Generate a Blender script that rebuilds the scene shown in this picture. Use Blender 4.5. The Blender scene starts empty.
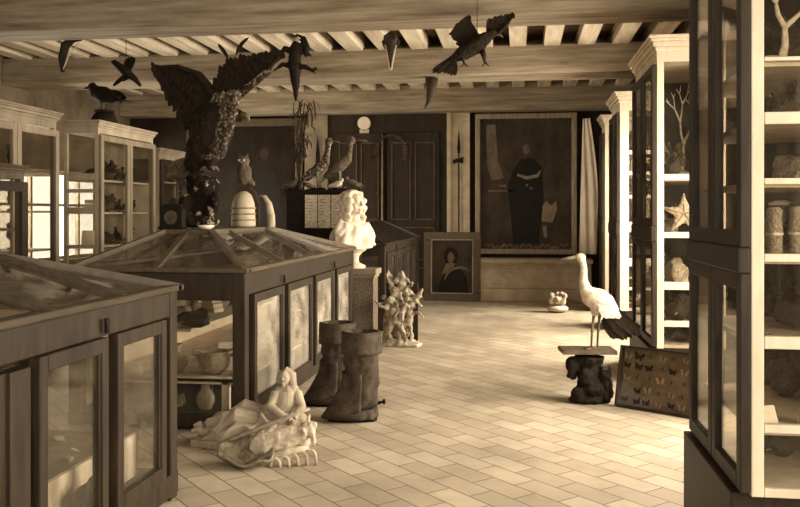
import bpy, bmesh, math, random
from mathutils import Vector, Matrix, Euler, noise
rnd = random.Random(11)
scene = bpy.context.scene
COL = scene.collection
PI = math.pi
# ---------------------------------------------------------------- colour: a sepia ramp
RAMP = [(0, (10, 8, 5)), (.12, (38, 29, 19)), (.3, (81, 67, 49)), (.45, (117, 102, 82)), (.62, (159, 142, 117)),
        (.8, (206, 188, 160)), (1, (240, 227, 206))]
def lin(c):
    c /= 255
    return c / 12.92 if c <= .04045 else ((c + .055) / 1.055) ** 2.4
def sep(v):
    v = max(0, min(1, v))
    for (a, ca), (b, cb) in zip(RAMP, RAMP[1:]):
        if v <= b:
            t = (v - a) / (b - a)
            return tuple(lin(x + (y - x) * t) for x, y in zip(ca, cb)) + (1,)
    return (1, 1, 1, 1)
# ---------------------------------------------------------------- materials
def mat(name, v1, v2=None, scale=(8, 8, 8), rough=.7, bump=.15, detail=5, metal=0, spec=.14, mid=None, dist=.004, cavity_shade=0):
    m = bpy.data.materials.new(name); m.use_nodes = True
    nt = m.node_tree; b = nt.nodes['Principled BSDF']
    b.inputs['Roughness'].default_value = rough
    b.inputs['Metallic'].default_value = metal
    b.inputs['Specular IOR Level'].default_value = spec
    v2 = v1 if v2 is None else v2
    tc = nt.nodes.new('ShaderNodeTexCoord'); mp = nt.nodes.new('ShaderNodeMapping')
    if isinstance(scale, (int, float)): scale = (scale,) * 3
    mp.inputs['Scale'].default_value = scale
    nz = nt.nodes.new('ShaderNodeTexNoise'); nz.inputs['Detail'].default_value = detail
    nz.inputs['Scale'].default_value = 1
    nz.inputs['Roughness'].default_value = .62
    cr = nt.nodes.new('ShaderNodeValToRGB')
    cr.color_ramp.elements[0].position = .3; cr.color_ramp.elements[1].position = .7
    cr.color_ramp.elements[0].color = sep(v1); cr.color_ramp.elements[1].color = sep(v2)
    if mid is not None:
        e = cr.color_ramp.elements.new(mid[0]); e.color = sep(mid[1])
    nt.links.new(tc.outputs['Object'], mp.inputs['Vector']); nt.links.new(mp.outputs[0], nz.inputs['Vector'])
    nt.links.new(nz.outputs['Fac'], cr.inputs['Fac']); nt.links.new(cr.outputs['Color'], b.inputs['Base Color'])
    if cavity_shade:                                        # contact shade painted into the hollows of the mesh
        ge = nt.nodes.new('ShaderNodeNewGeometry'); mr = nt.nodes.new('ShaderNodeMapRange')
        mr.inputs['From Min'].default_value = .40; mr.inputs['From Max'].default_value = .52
        mr.inputs['To Min'].default_value = 1 - cavity_shade; mr.inputs['To Max'].default_value = 1
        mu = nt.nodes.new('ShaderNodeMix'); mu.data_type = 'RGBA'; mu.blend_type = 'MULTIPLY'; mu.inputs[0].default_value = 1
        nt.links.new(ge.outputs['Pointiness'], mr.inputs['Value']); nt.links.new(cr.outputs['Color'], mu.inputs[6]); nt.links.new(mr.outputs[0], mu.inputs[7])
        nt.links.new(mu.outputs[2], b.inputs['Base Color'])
    if bump:
        bp = nt.nodes.new('ShaderNodeBump'); bp.inputs['Strength'].default_value = bump; bp.inputs['Distance'].default_value = dist
        nt.links.new(nz.outputs['Fac'], bp.inputs['Height']); nt.links.new(bp.outputs[0], b.inputs['Normal'])
    return m
def glass(name, tint=.9, dust_haze=.04, haze_v=.6, ior=1.45, fac=1.0):
    m = bpy.data.materials.new(name); m.use_nodes = True
    nt = m.node_tree; nt.nodes.clear()
    out = nt.nodes.new('ShaderNodeOutputMaterial')
    tr = nt.nodes.new('ShaderNodeBsdfTransparent'); tr.inputs[0].default_value = (tint, tint * .985, tint * .95, 1)
    gl = nt.nodes.new('ShaderNodeBsdfGlossy'); gl.inputs['Roughness'].default_value = .04
    lw = nt.nodes.new('ShaderNodeLayerWeight'); lw.inputs['Blend'].default_value = .5
    pw = nt.nodes.new('ShaderNodeMath'); pw.operation = 'POWER'; pw.inputs[1].default_value = 4.2
    fr = nt.nodes.new('ShaderNodeMath'); fr.operation = 'MULTIPLY_ADD'; fr.inputs[1].default_value = .9; fr.inputs[2].default_value = .035
    nt.links.new(lw.outputs['Facing'], pw.inputs[0]); nt.links.new(pw.outputs[0], fr.inputs[0])
    mx = nt.nodes.new('ShaderNodeMixShader'); df = nt.nodes.new('ShaderNodeBsdfDiffuse'); df.inputs[0].default_value = sep(haze_v)
    tc = nt.nodes.new('ShaderNodeTexCoord'); nz = nt.nodes.new('ShaderNodeTexNoise'); nz.inputs['Scale'].default_value = 5
    bp = nt.nodes.new('ShaderNodeBump'); bp.inputs['Strength'].default_value = .04; bp.inputs['Distance'].default_value = .02
    nt.links.new(tc.outputs['Object'], nz.inputs['Vector']); nt.links.new(nz.outputs['Fac'], bp.inputs['Height'])
    nt.links.new(bp.outputs[0], gl.inputs['Normal'])
    ml = nt.nodes.new('ShaderNodeMath'); ml.operation = 'MULTIPLY'; ml.inputs[1].default_value = fac
    nt.links.new(fr.outputs[0], ml.inputs[0])
    nt.links.new(ml.outputs[0], mx.inputs[0]); nt.links.new(tr.outputs[0], mx.inputs[1]); nt.links.new(gl.outputs[0], mx.inputs[2])
    m2 = nt.nodes.new('ShaderNodeMixShader')
    mr = nt.nodes.new('ShaderNodeMapRange'); mr.inputs['From Min'].default_value = .35; mr.inputs['From Max'].default_value = .75
    mr.inputs['To Min'].default_value = dust_haze * .4; mr.inputs['To Max'].default_value = dust_haze * 1.6
    nt.links.new(nz.outputs['Fac'], mr.inputs['Value']); nt.links.new(mr.outputs[0], m2.inputs[0])
    nt.links.new(mx.outputs[0], m2.inputs[1]); nt.links.new(df.outputs[0], m2.inputs[2])
    nt.links.new(m2.outputs[0], out.inputs[0])
    return m
def emit(name, v, s):
    m = bpy.data.materials.new(name); m.use_nodes = True
    nt = m.node_tree; nt.nodes.clear()
    o = nt.nodes.new('ShaderNodeOutputMaterial'); e = nt.nodes.new('ShaderNodeEmission')
    e.inputs[0].default_value = sep(v); e.inputs[1].default_value = s
    nt.links.new(e.outputs[0], o.inputs[0]); return m
def floor_mat():
    m = bpy.data.materials.new('brick_floor'); m.use_nodes = True
    nt = m.node_tree; b = nt.nodes['Principled BSDF']; L = nt.links.new
    tc = nt.nodes.new('ShaderNodeTexCoord'); mp = nt.nodes.new('ShaderNodeMapping')
    mp.inputs['Rotation'].default_value = (0, 0, math.radians(47))
    L(tc.outputs['Object'], mp.inputs['Vector'])
    br = nt.nodes.new('ShaderNodeTexBrick')
    br.inputs['Scale'].default_value = 1; br.inputs['Brick Width'].default_value = .31; br.inputs['Row Height'].default_value = .15
    br.inputs['Mortar Size'].default_value = .005; br.inputs['Mortar Smooth'].default_value = .35
    br.inputs['Color1'].default_value = sep(.60); br.inputs['Color2'].default_value = sep(.69); br.inputs['Mortar'].default_value = sep(.42)
    L(mp.outputs[0], br.inputs['Vector'])
    nz = nt.nodes.new('ShaderNodeTexNoise'); nz.inputs['Scale'].default_value = 1.7; nz.inputs['Detail'].default_value = 7; nz.inputs['Roughness'].default_value = .65
    L(tc.outputs['Object'], nz.inputs['Vector'])
    mr = nt.nodes.new('ShaderNodeMapRange'); mr.inputs['From Min'].default_value = .3; mr.inputs['From Max'].default_value = .7
    mr.inputs['To Min'].default_value = .72; mr.inputs['To Max'].default_value = 1.16
    L(nz.outputs['Fac'], mr.inputs['Value'])
    mx = nt.nodes.new('ShaderNodeMix'); mx.data_type = 'RGBA'; mx.blend_type = 'MULTIPLY'; mx.inputs[0].default_value = 1
    L(br.outputs['Color'], mx.inputs[6]); L(mr.outputs[0], mx.inputs[7])
    L(mx.outputs[2], b.inputs['Base Color'])
    b.inputs['Roughness'].default_value = .62; b.inputs['Specular IOR Level'].default_value = .25
    bp = nt.nodes.new('ShaderNodeBump'); bp.inputs['Strength'].default_value = .5; bp.inputs['Distance'].default_value = .006; bp.invert = True
    L(br.outputs['Fac'], bp.inputs['Height'])
    b2 = nt.nodes.new('ShaderNodeBump'); b2.inputs['Strength'].default_value = .25; b2.inputs['Distance'].default_value = .02
    L(nz.outputs['Fac'], b2.inputs['Height']); L(bp.outputs[0], b2.inputs['Normal']); L(b2.outputs[0], b.inputs['Normal'])
    return m
M = {}
def mk():
    M['floor'] = floor_mat()
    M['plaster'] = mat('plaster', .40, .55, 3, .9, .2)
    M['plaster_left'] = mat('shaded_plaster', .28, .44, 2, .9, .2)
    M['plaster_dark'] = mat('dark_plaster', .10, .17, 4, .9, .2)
    M['plaster_light'] = mat('light_plaster', .62, .74, 5, .9, .2)
    M['beam'] = mat('beam_timber', .38, .64, (1.1, 14, 14), .8, .5, 8, mid=(.5, .53), dist=.01)
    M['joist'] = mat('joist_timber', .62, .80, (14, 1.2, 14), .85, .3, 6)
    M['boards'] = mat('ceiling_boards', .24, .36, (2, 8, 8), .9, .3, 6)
    M['dark_wood'] = mat('dark_wood', .10, .18, (22, 22, 3), .5, .12, 6, spec=.15)
    M['case_wood'] = mat('case_wood', .12, .22, (26, 26, 3), .5, .12, 6, spec=.15)
    M['case_wood_h'] = mat('case_wood_long', .17, .29, (26, 3, 26), .5, .12, 6, spec=.18)
    M['dark_wood_h'] = mat('dark_wood_long', .11, .19, (22, 3, 22), .5, .12, 6, spec=.15)
    M['mid_wood'] = mat('mid_wood', .22, .34, (24, 24, 3), .5, .12, 6)
    M['mid_wood_h'] = mat('mid_wood_long', .24, .36, (24, 2.5, 24), .5, .12, 6)
    M['very_dark'] = mat('blackened_wood', .05, .10, 12, .7, .1, spec=.1)
    M['glass_weak'] = glass('thin_glass', .98, .01, fac=.05)
    M['glass_clear'] = glass('cabinet_glass', .95, .015)
    M['cream'] = mat('cream_paint', .66, .78, (9, 9, 2), .6, .06)
    M['cream_dim'] = mat('aged_cream_paint', .58, .70, (9, 9, 2), .6, .06)
    M['grey_paint'] = mat('grey_paint', .44, .56, (9, 9, 2), .6, .06)
    M['inside'] = mat('case_lining', .36, .48, 6, .9, .05)
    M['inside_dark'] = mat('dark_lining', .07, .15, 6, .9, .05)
    M['inside_pale'] = mat('pale_lining', .72, .84, 6, .9, .05)
    M['glass'] = glass('case_glass', .93, .05)
    M['glass_bright'] = glass('glare_haze_glass', .93, .20, .9)  # pale haze mixed in to stand for bright reflections on the door panes
    M['glass_roof'] = glass('roof_glass', .9, .10, .55)
    M['glass_dim'] = glass('dark_cabinet_glass', .62, .03, .3)
    M['glass_win'] = glass('window_glass', .95, .02)
    M['feather_dark'] = mat('dark_feathers', .05, .16, (40, 12, 40), .85, .6, 6, spec=.08)
    M['feather_mott'] = mat('mottled_feathers', .10, .62, 42, .8, .7, 3, mid=(.5, .22))
    M['stump'] = mat('lichened_stump', .03, .62, 16, .9, .6, 3, mid=(.58, .09), spec=.05)
    M['feather_mid'] = mat('brown_feathers', .16, .40, 30, .8, .6, 4)
    M['feather_white'] = mat('white_feathers', .62, .84, 30, .85, .4, 4)
    M['beak'] = mat('horn_beak', .28, .45, 20, .4, .1)
    M['beak_dark'] = mat('dark_beak', .10, .18, 20, .4, .1)
    M['black'] = mat('black_hide', .05, .12, 30, .8, .4, spec=.1)
    M['hide'] = mat('brown_hide', .10, .24, 26, .7, .5)
    M['bone'] = mat('bone', .52, .76, 14, .6, .3)
    M['plaster_cast'] = mat('white_marble', .74, .84, 8, .55, .06, cavity_shade=.45)
    M['stone_statue'] = mat('weathered_stone_figure', .54, .72, 9, .85, .15, cavity_shade=.75)
    M['stone_dirty'] = mat('dirty_carved_stone', .30, .80, 14, .85, .4, 4, cavity_shade=.7)
    M['stone'] = mat('speckled_stone', .22, .50, 60, .85, .5, 3)
    M['leather'] = mat('old_leather', .11, .30, 14, .7, .7, 8, dist=.01, spec=.18)
    M['leather_in'] = mat('leather_inside', .03, .06, 16, .8, .2)
    M['pot'] = mat('pottery', .42, .60, 14, .6, .2)
    M['pot_dark'] = mat('dark_pottery', .14, .26, 14, .6, .2)
    M['pale'] = mat('pale_shell', .60, .80, 20, .5, .2, cavity_shade=.5)
    M['shell_mid'] = mat('brown_shell', .32, .60, 24, .5, .2)
    M['mineral'] = mat('mineral', .20, .62, 18, .6, .6, 4)
    M['mineral_dark'] = mat('dark_mineral', .06, .20, 18, .6, .6, 4)
    M['coral'] = mat('coral', .60, .78, 30, .8, .3)
    M['paper'] = mat('paper', .78, .88, 10, .9, .03)
    M['panel'] = mat('panel_paper', .62, .80, (26, 26, 60), .9, .03, 2)
    M['cloth'] = mat('white_cloth', .70, .86, (20, 20, 3), .95, .2)
    M['iron'] = mat('iron', .05, .12, 20, .5, .2, metal=.4)
    M['brass'] = mat('tarnished_brass', .22, .36, 20, .4, .1, metal=.6)
    M['canvas_dark'] = mat('dark_canvas', .12, .27, (3.5, 3.5, 2.5), .55, .08, 4)
    M['canvas_black'] = mat('blackened_canvas', .06, .14, (3, 3, 2), .6, .08, 4, spec=.06)
    M['paint_dim'] = mat('painted_dim', .14, .22, 7, .6, .05, spec=.06)
    M['paint_mid'] = mat('painted_mid', .30, .44, (7, 7, 4), .6, .05)
    M['paint_black'] = mat('painted_black', .05, .10, 5, .55, .05)
    M['paint_light'] = mat('painted_light', .50, .66, 9, .6, .05)
    M['paint_skin'] = mat('painted_skin', .40, .52, 9, .6, .05)
    M['gilt'] = mat('dull_gilt', .20, .44, 44, .5, .7, 3)
    M['gilt_light'] = mat('light_frame', .46, .62, (30, 30, 4), .5, .3, 3)
    M['plant'] = mat('dried_leaves', .10, .30, 20, .9, .3)
    M['door'] = mat('door_wood', .12, .19, (14, 14, 3), .55, .1)
    M['door_edge'] = mat('door_edge', .24, .36, (14, 14, 3), .5, .1)
    M['butter_dark'] = mat('dark_wings', .05, .12, 60, .7, 0)
    M['butter_mid'] = mat('tawny_wings', .22, .40, 60, .7, 0)
    M['butter_pale'] = mat('pale_wings', .40, .54, 60, .7, 0)
    M['case_back'] = mat('butterfly_backing', .27, .40, 7, .9, .03)
    M['hedge'] = mat('hedge_leaves', .08, .26, 18, .9, .6, 4)
    M['lawn'] = mat('garden_ground', .30, .45, 6, .95, .2)
    M['sky'] = emit('daylight', 1, 2.2)
mk()
# ---------------------------------------------------------------- mesh building
def frame_for(t):
    t = t.normalized()
    up = Vector((0, 0, 1)) if abs(t.z) < .9 else Vector((1, 0, 0))
    a = t.cross(up).normalized(); return a, t.cross(a).normalized()
class MB:
    def __init__(self): self.bm = bmesh.new()
    def box(self, x0, x1, y0, y1, z0, z1, mtx=None):
        vs = [Vector((x, y, z)) for x in (x0, x1) for y in (y0, y1) for z in (z0, z1)]
        if mtx: vs = [mtx @ v for v in vs]
        v = [self.bm.verts.new(p) for p in vs]
        for f in ((0, 1, 3, 2), (4, 6, 7, 5), (0, 4, 5, 1), (2, 3, 7, 6), (0, 2, 6, 4), (1, 5, 7, 3)):
            self.bm.faces.new([v[i] for i in f])
        return self
    def bar(self, a, b, w, h, up=(0, 0, 1)):       # a box beam from a to b
        a, b = Vector(a), Vector(b); t = (b - a).normalized(); u = Vector(up)
        s = t.cross(u).normalized(); u = s.cross(t).normalized()
        v = []
        for p in (a, b):
            for i, j in ((-1, -1), (1, -1), (1, 1), (-1, 1)):
                v.append(self.bm.verts.new(p + s * (w / 2 * i) + u * (h / 2 * j)))
        F = self.bm.faces.new
        F(v[0:4][::-1]); F(v[4:8])
        for i in range(4): F((v[i], v[(i + 1) % 4], v[4 + (i + 1) % 4], v[4 + i]))
        return self
    def tube(self, pts, rad, n=10, flat=1, flat_axis=None):
        pts = [Vector(p) for p in pts]
        if isinstance(rad, (int, float)): rad = [rad] * len(pts)
        rings = []; a = None
        for i, p in enumerate(pts):
            t = (pts[min(i + 1, len(pts) - 1)] - pts[max(i - 1, 0)]).normalized()
            if a is None:
                a, b = frame_for(t)
                if flat_axis is not None:
                    b = Vector(flat_axis); b = (b - t * b.dot(t)).normalized(); a = b.cross(t).normalized()
            else:
                a = (a - t * a.dot(t)).normalized()
            b = t.cross(a).normalized()
            rings.append([self.bm.verts.new(p + (a * math.cos(2 * PI * k / n) + b * (math.sin(2 * PI * k / n) * flat)) * max(rad[i], 1e-4)) for k in range(n)])
        for r0, r1 in zip(rings, rings[1:]):
            for k in range(n): self.bm.faces.new((r0[k], r0[(k + 1) % n], r1[(k + 1) % n], r1[k]))
        self.bm.faces.new(rings[0][::-1]); self.bm.faces.new(rings[-1])
        return self
    def ell(self, c, r, rot=(0, 0, 0), sub=3):
        if isinstance(r, (int, float)): r = (r, r, r)
        m = Matrix.Translation(c) @ Euler(rot).to_matrix().to_4x4() @ Matrix.Diagonal((*r, 1))
        bmesh.ops.create_icosphere(self.bm, subdivisions=sub, radius=1, matrix=m); return self
    def lathe(self, prof, n=24, c=(0, 0, 0)):
        c = Vector(c); rings = []
        for r, z in prof:
            rings.append([self.bm.verts.new(c + Vector((max(r, 1e-4) * math.cos(2 * PI * k / n), max(r, 1e-4) * math.sin(2 * PI * k / n), z))) for k in range(n)])
        for r0, r1 in zip(rings, rings[1:]):
            for k in range(n): self.bm.faces.new((r0[k], r0[(k + 1) % n], r1[(k + 1) % n], r1[k]))
        self.bm.faces.new(rings[0][::-1]); self.bm.faces.new(rings[-1]); return self
    def poly(self, pts):
        self.bm.faces.new([self.bm.verts.new(p) for p in pts]); return self
    def prism(self, pts, d):                         # polygon pushed along d
        d = Vector(d); a = [self.bm.verts.new(Vector(p)) for p in pts]; b = [self.bm.verts.new(Vector(p) + d) for p in pts]
        n = len(a); self.bm.faces.new(a[::-1]); self.bm.faces.new(b)
        for i in range(n): self.bm.faces.new((a[i], a[(i + 1) % n], b[(i + 1) % n], b[i]))
        return self
    def feather(self, root, tip, w, normal, bend=.08):
        root, tip, nrm = Vector(root), Vector(tip), Vector(normal).normalized()
        t = tip - root; L = t.length; s = t.normalized().cross(nrm).normalized()
        rows = []
        for f, ww in ((0, .35), (.25, .85), (.6, 1), (.86, .8), (1, .12)):
            p = root + t * f + nrm * (math.sin(f * PI) * bend * L)
            rows.append([self.bm.verts.new(p - s * w * ww / 2), self.bm.verts.new(p + nrm * w * .08), self.bm.verts.new(p + s * w * ww / 2)])
        for a, b in zip(rows, rows[1:]):
            for k in range(2): self.bm.faces.new((a[k], a[k + 1], b[k + 1], b[k]))
        return self
    def grid(self, fn, nu, nv):
        g = [[self.bm.verts.new(fn(i / nu, j / nv)) for j in range(nv + 1)] for i in range(nu + 1)]
        for i in range(nu):
            for j in range(nv): self.bm.faces.new((g[i][j], g[i + 1][j], g[i + 1][j + 1], g[i][j + 1]))
        return self
    def jitter(self, amp, freq, seed=0):
        for v in self.bm.verts:
            v.co += noise.noise_vector(v.co * freq + Vector((seed, seed * 2, 0))) * amp
        return self
    def obj(self, name, m, parent=None, smooth=False, remesh=0, blur=0, bevel=0, rough=None, solid=0):
        me = bpy.data.meshes.new(name)
        bmesh.ops.recalc_face_normals(self.bm, faces=self.bm.faces)
        self.bm.to_mesh(me); self.bm.free()
        o = bpy.data.objects.new(name, me); COL.objects.link(o)
        if remesh or solid:
            if solid:
                s = o.modifiers.new('s', 'SOLIDIFY'); s.thickness = solid; s.offset = 0
            if remesh:
                r = o.modifiers.new('r', 'REMESH'); r.mode = 'VOXEL'; r.voxel_size = remesh
                if blur:
                    s = o.modifiers.new('b', 'SMOOTH'); s.factor = .5; s.iterations = blur
            dg = bpy.context.evaluated_depsgraph_get()
            new = bpy.data.meshes.new_from_object(o.evaluated_get(dg))
            o.modifiers.clear(); old = o.data; o.data = new; bpy.data.meshes.remove(old); new.name = name
            if rough:
                amp, freq = rough
                for v in new.vertices:
                    v.co += v.normal * (noise.fractal(v.co * freq, 1, 2, 4) * amp)
        if bevel:
            b = o.modifiers.new('bev', 'BEVEL'); b.width = bevel; b.segments = 2; b.limit_method = 'ANGLE'
        o.data.materials.clear(); o.data.materials.append(M[m] if isinstance(m, str) else m)
        if smooth:
            for p in o.data.polygons: p.use_smooth = True
        if parent: o.parent = parent
        return o
def tag(o, label, cat, group=None):
    o['label'] = label; o['category'] = cat
    if group: o['group'] = group
    return o
def thing(name, label, cat, loc=(0, 0, 0), rot=(0, 0, 0), group=None):
    o = bpy.data.objects.new(name, None); COL.objects.link(o)
    o.location = loc; o.rotation_euler = rot; o.empty_display_size = .05
    return tag(o, label, cat, group)
def struct(o): o['kind'] = 'structure'; return o
def children(o): return [c for c in bpy.data.objects if c.parent == o]
def dup(src, name=None):
    r = src.copy(); COL.objects.link(r)
    for ch in KIDS.get(src.name, []):
        c = ch.copy(); COL.objects.link(c); c.parent = r
    return r
KIDS = {}
ORD = ['first', 'second', 'third', 'fourth', 'fifth', 'sixth', 'seventh', 'eighth', 'ninth', 'tenth', 'eleventh', 'twelfth']
# ================================================================= the room
X0, X1, Y0, Y1, ZC = -6.9, 1.9, -1.8, 14.4, 3.64
struct(MB().box(X0 - .3, X1 + .3, Y0 - .3, Y1 + .3, -.2, 0).obj('floor', 'floor'))
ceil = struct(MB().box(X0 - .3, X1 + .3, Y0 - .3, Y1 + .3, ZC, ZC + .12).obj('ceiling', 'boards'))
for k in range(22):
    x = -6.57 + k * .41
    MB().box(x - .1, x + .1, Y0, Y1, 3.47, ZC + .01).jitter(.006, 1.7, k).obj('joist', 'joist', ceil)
def wall_y(name, x0, x1, openings, m):              # a wall along y with openings (y0, y1, z0, z1)
    b = MB(); y = Y0
    for (a, c, z0, z1) in openings:
        b.box(x0, x1, y, a, 0, ZC); b.box(x0, x1, a, c, 0, z0); b.box(x0, x1, a, c, z1, ZC); y = c
    b.box(x0, x1, y, Y1, 0, ZC)
    return struct(b.obj(name, m))
RW = [(-.3, 2.7, .5, 2.5), (4.4, 6.9, .45, 2.45), (8.45, 10.25, .5, 2.4), (11.4, 12.3, .5, 2.4)]  # last opening on this wall is added to brighten the bench and painting
LW = [(-.2, 2.6, .7, 2.0), (8.8, 14.2, .7, 2.05)]
wall_y('wall_right', X1, X1 + .3, RW, 'plaster')
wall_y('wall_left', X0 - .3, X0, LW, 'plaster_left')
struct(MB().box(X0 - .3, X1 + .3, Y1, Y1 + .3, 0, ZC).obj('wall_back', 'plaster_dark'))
b = MB(); b.box(X0 - .3, -3.2, Y0 - .3, Y0, 0, ZC).box(1.2, X1 + .3, Y0 - .3, Y0, 0, ZC).box(-3.2, 1.2, Y0 - .3, Y0, 0, .8).box(-3.2, 1.2, Y0 - .3, Y0, 2.6, ZC)  # opening added behind the camera to let in fill light
struct(b.obj('wall_front', 'plaster'))
nw = 0
def window(x0, x1, y0, y1, z0, z1, n):
    global nw; nw += 1
    b = MB(); xc = (x0 + x1) / 2; t = .05
    b.box(xc - .04, xc + .04, y0, y0 + t, z0, z1).box(xc - .04, xc + .04, y1 - t, y1, z0, z1).box(xc - .04, xc + .04, y0, y1, z0, z0 + t).box(xc - .04, xc + .04, y0, y1, z1 - t, z1)
    for k in range(1, n): y = y0 + (y1 - y0) * k / n; b.box(xc - .03, xc + .03, y - .025, y + .025, z0, z1)
    z = z0 + (z1 - z0) * .62; b.box(xc - .03, xc + .03, y0, y1, z - .02, z + .02)
    o = struct(b.obj('window_%d' % nw, 'grey_paint'))
    MB().box(xc - .004, xc + .004, y0 + .02, y1 - .02, z0 + .02, z1 - .02).obj('window_pane', 'glass_win', o)
for (a, c, z0, z1) in RW: window(X1 + .1, X1 + .2, a, c, z0, z1, 3)
for (a, c, z0, z1) in LW: window(X0 - .2, X0 - .1, a, c, z0, z1, 4)
# beams across the room
struct(MB().box(X0, X1, 7.5, 7.98, 3.14, 3.5).jitter(.012, .9, 1).obj('trim_1', 'beam', bevel=.02))
struct(MB().box(X0, X1, 10.6, 11.25, 3.14, 3.5).jitter(.012, .9, 2).obj('trim_2', 'beam', bevel=.02))
struct(MB().box(X0, X1, 14.0, 14.4, 3.10, 3.64).jitter(.012, .9, 3).obj('trim_3', 'beam', bevel=.02))
# pale pilasters on the back wall, and the stepped bench under the large painting
struct(MB().box(-1.17, -.82, 14.28, 14.4, 0, 3.1).box(-1.20, -1.14, 14.24, 14.4, 0, 3.1).obj('trim_4', 'plaster_light'))
struct(MB().box(-3.66, -3.26, 14.28, 14.4, 0, 3.1).obj('trim_5', 'plaster'))
b = MB(); b.box(-.82, 1.15, 13.72, 14.4, 0, .2)
prof = [(14.4, .2), (13.84, .2), (13.88, .3), (13.93, .42), (13.94, .5), (13.92, .56), (14.4, .56)]
b.prism([(-.82, y, z) for y, z in prof], (1.97, 0, 0))
b.box(-.84, 1.17, 13.84, 14.4, .60, .67).box(-.82, 1.15, 13.9, 14.4, .56, .6)
struct(b.obj('trim_6', 'plaster_light', bevel=.012))
struct(MB().box(-6.89, -3.7, 14.37, 14.4, 0, 1.1).obj('trim_7', 'dark_wood'))
# the dark double door
d = struct(MB().box(-3.24, -1.2, 14.33, 14.4, 0, 3.1).obj('door_1', 'door'))
for s, (a, c) in enumerate(((-3.12, -2.3), (-2.22, -1.34))):
    lf = MB().box(a, c, 14.29, 14.335, .04, 2.78).obj('door_leaf', 'door', d)
    w = (c - a)
    for (u0, u1, z0, z1) in ((.08, .46, 1.3, 2.62), (.54, .92, 1.3, 2.62), (.08, .92, .62, 1.18), (.08, .92, .12, .5)):
        p = MB(); xa, xb = a + w * u0, a + w * u1
        p.box(xa, xb, 14.275, 14.29, z0, z0 + .02).box(xa, xb, 14.275, 14.29, z1 - .02, z1).box(xa, xa + .02, 14.275, 14.29, z0, z1).box(xb - .02, xb, 14.275, 14.29, z0, z1)
        p.obj('door_panel', 'door_edge', lf)
MB().tube([(-2.3, 14.27, .05), (-2.3, 14.27, 2.75)], .018, 8).obj('door_bolt', 'brass', d)
MB().ell((-2.38, 14.25, 1.75), .03).obj('door_handle', 'brass', d, True)
# garden outside the right windows: ground, a clipped hedge and sky light
struct(MB().box(2.2, 12, -4, 22, -.3, -.2).obj('garden_ground', 'lawn'))
struct(MB().box(-14, -7.2, -4, 22, -.3, -.2).obj('garden_ground.001', 'lawn'))
def hedge(x, y0, y1, h, label, sd):
    b = MB()
    for k in range(int((y1 - y0) * 3)):
        y = y0 + k / 3
        b.ell((x + rnd.uniform(-.2, .2), y, h * .45), (.4, .42, h * .5 * rnd.uniform(.8, 1.2)), sub=2)
    tag(b.jitter(.12, 3, sd).obj('hedge', 'hedge', None, True), label, 'hedge')
hedge(5.2, 4, 16, 1.25, 'dark leafy hedge outside the windows behind the tall cabinets', 1)

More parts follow.
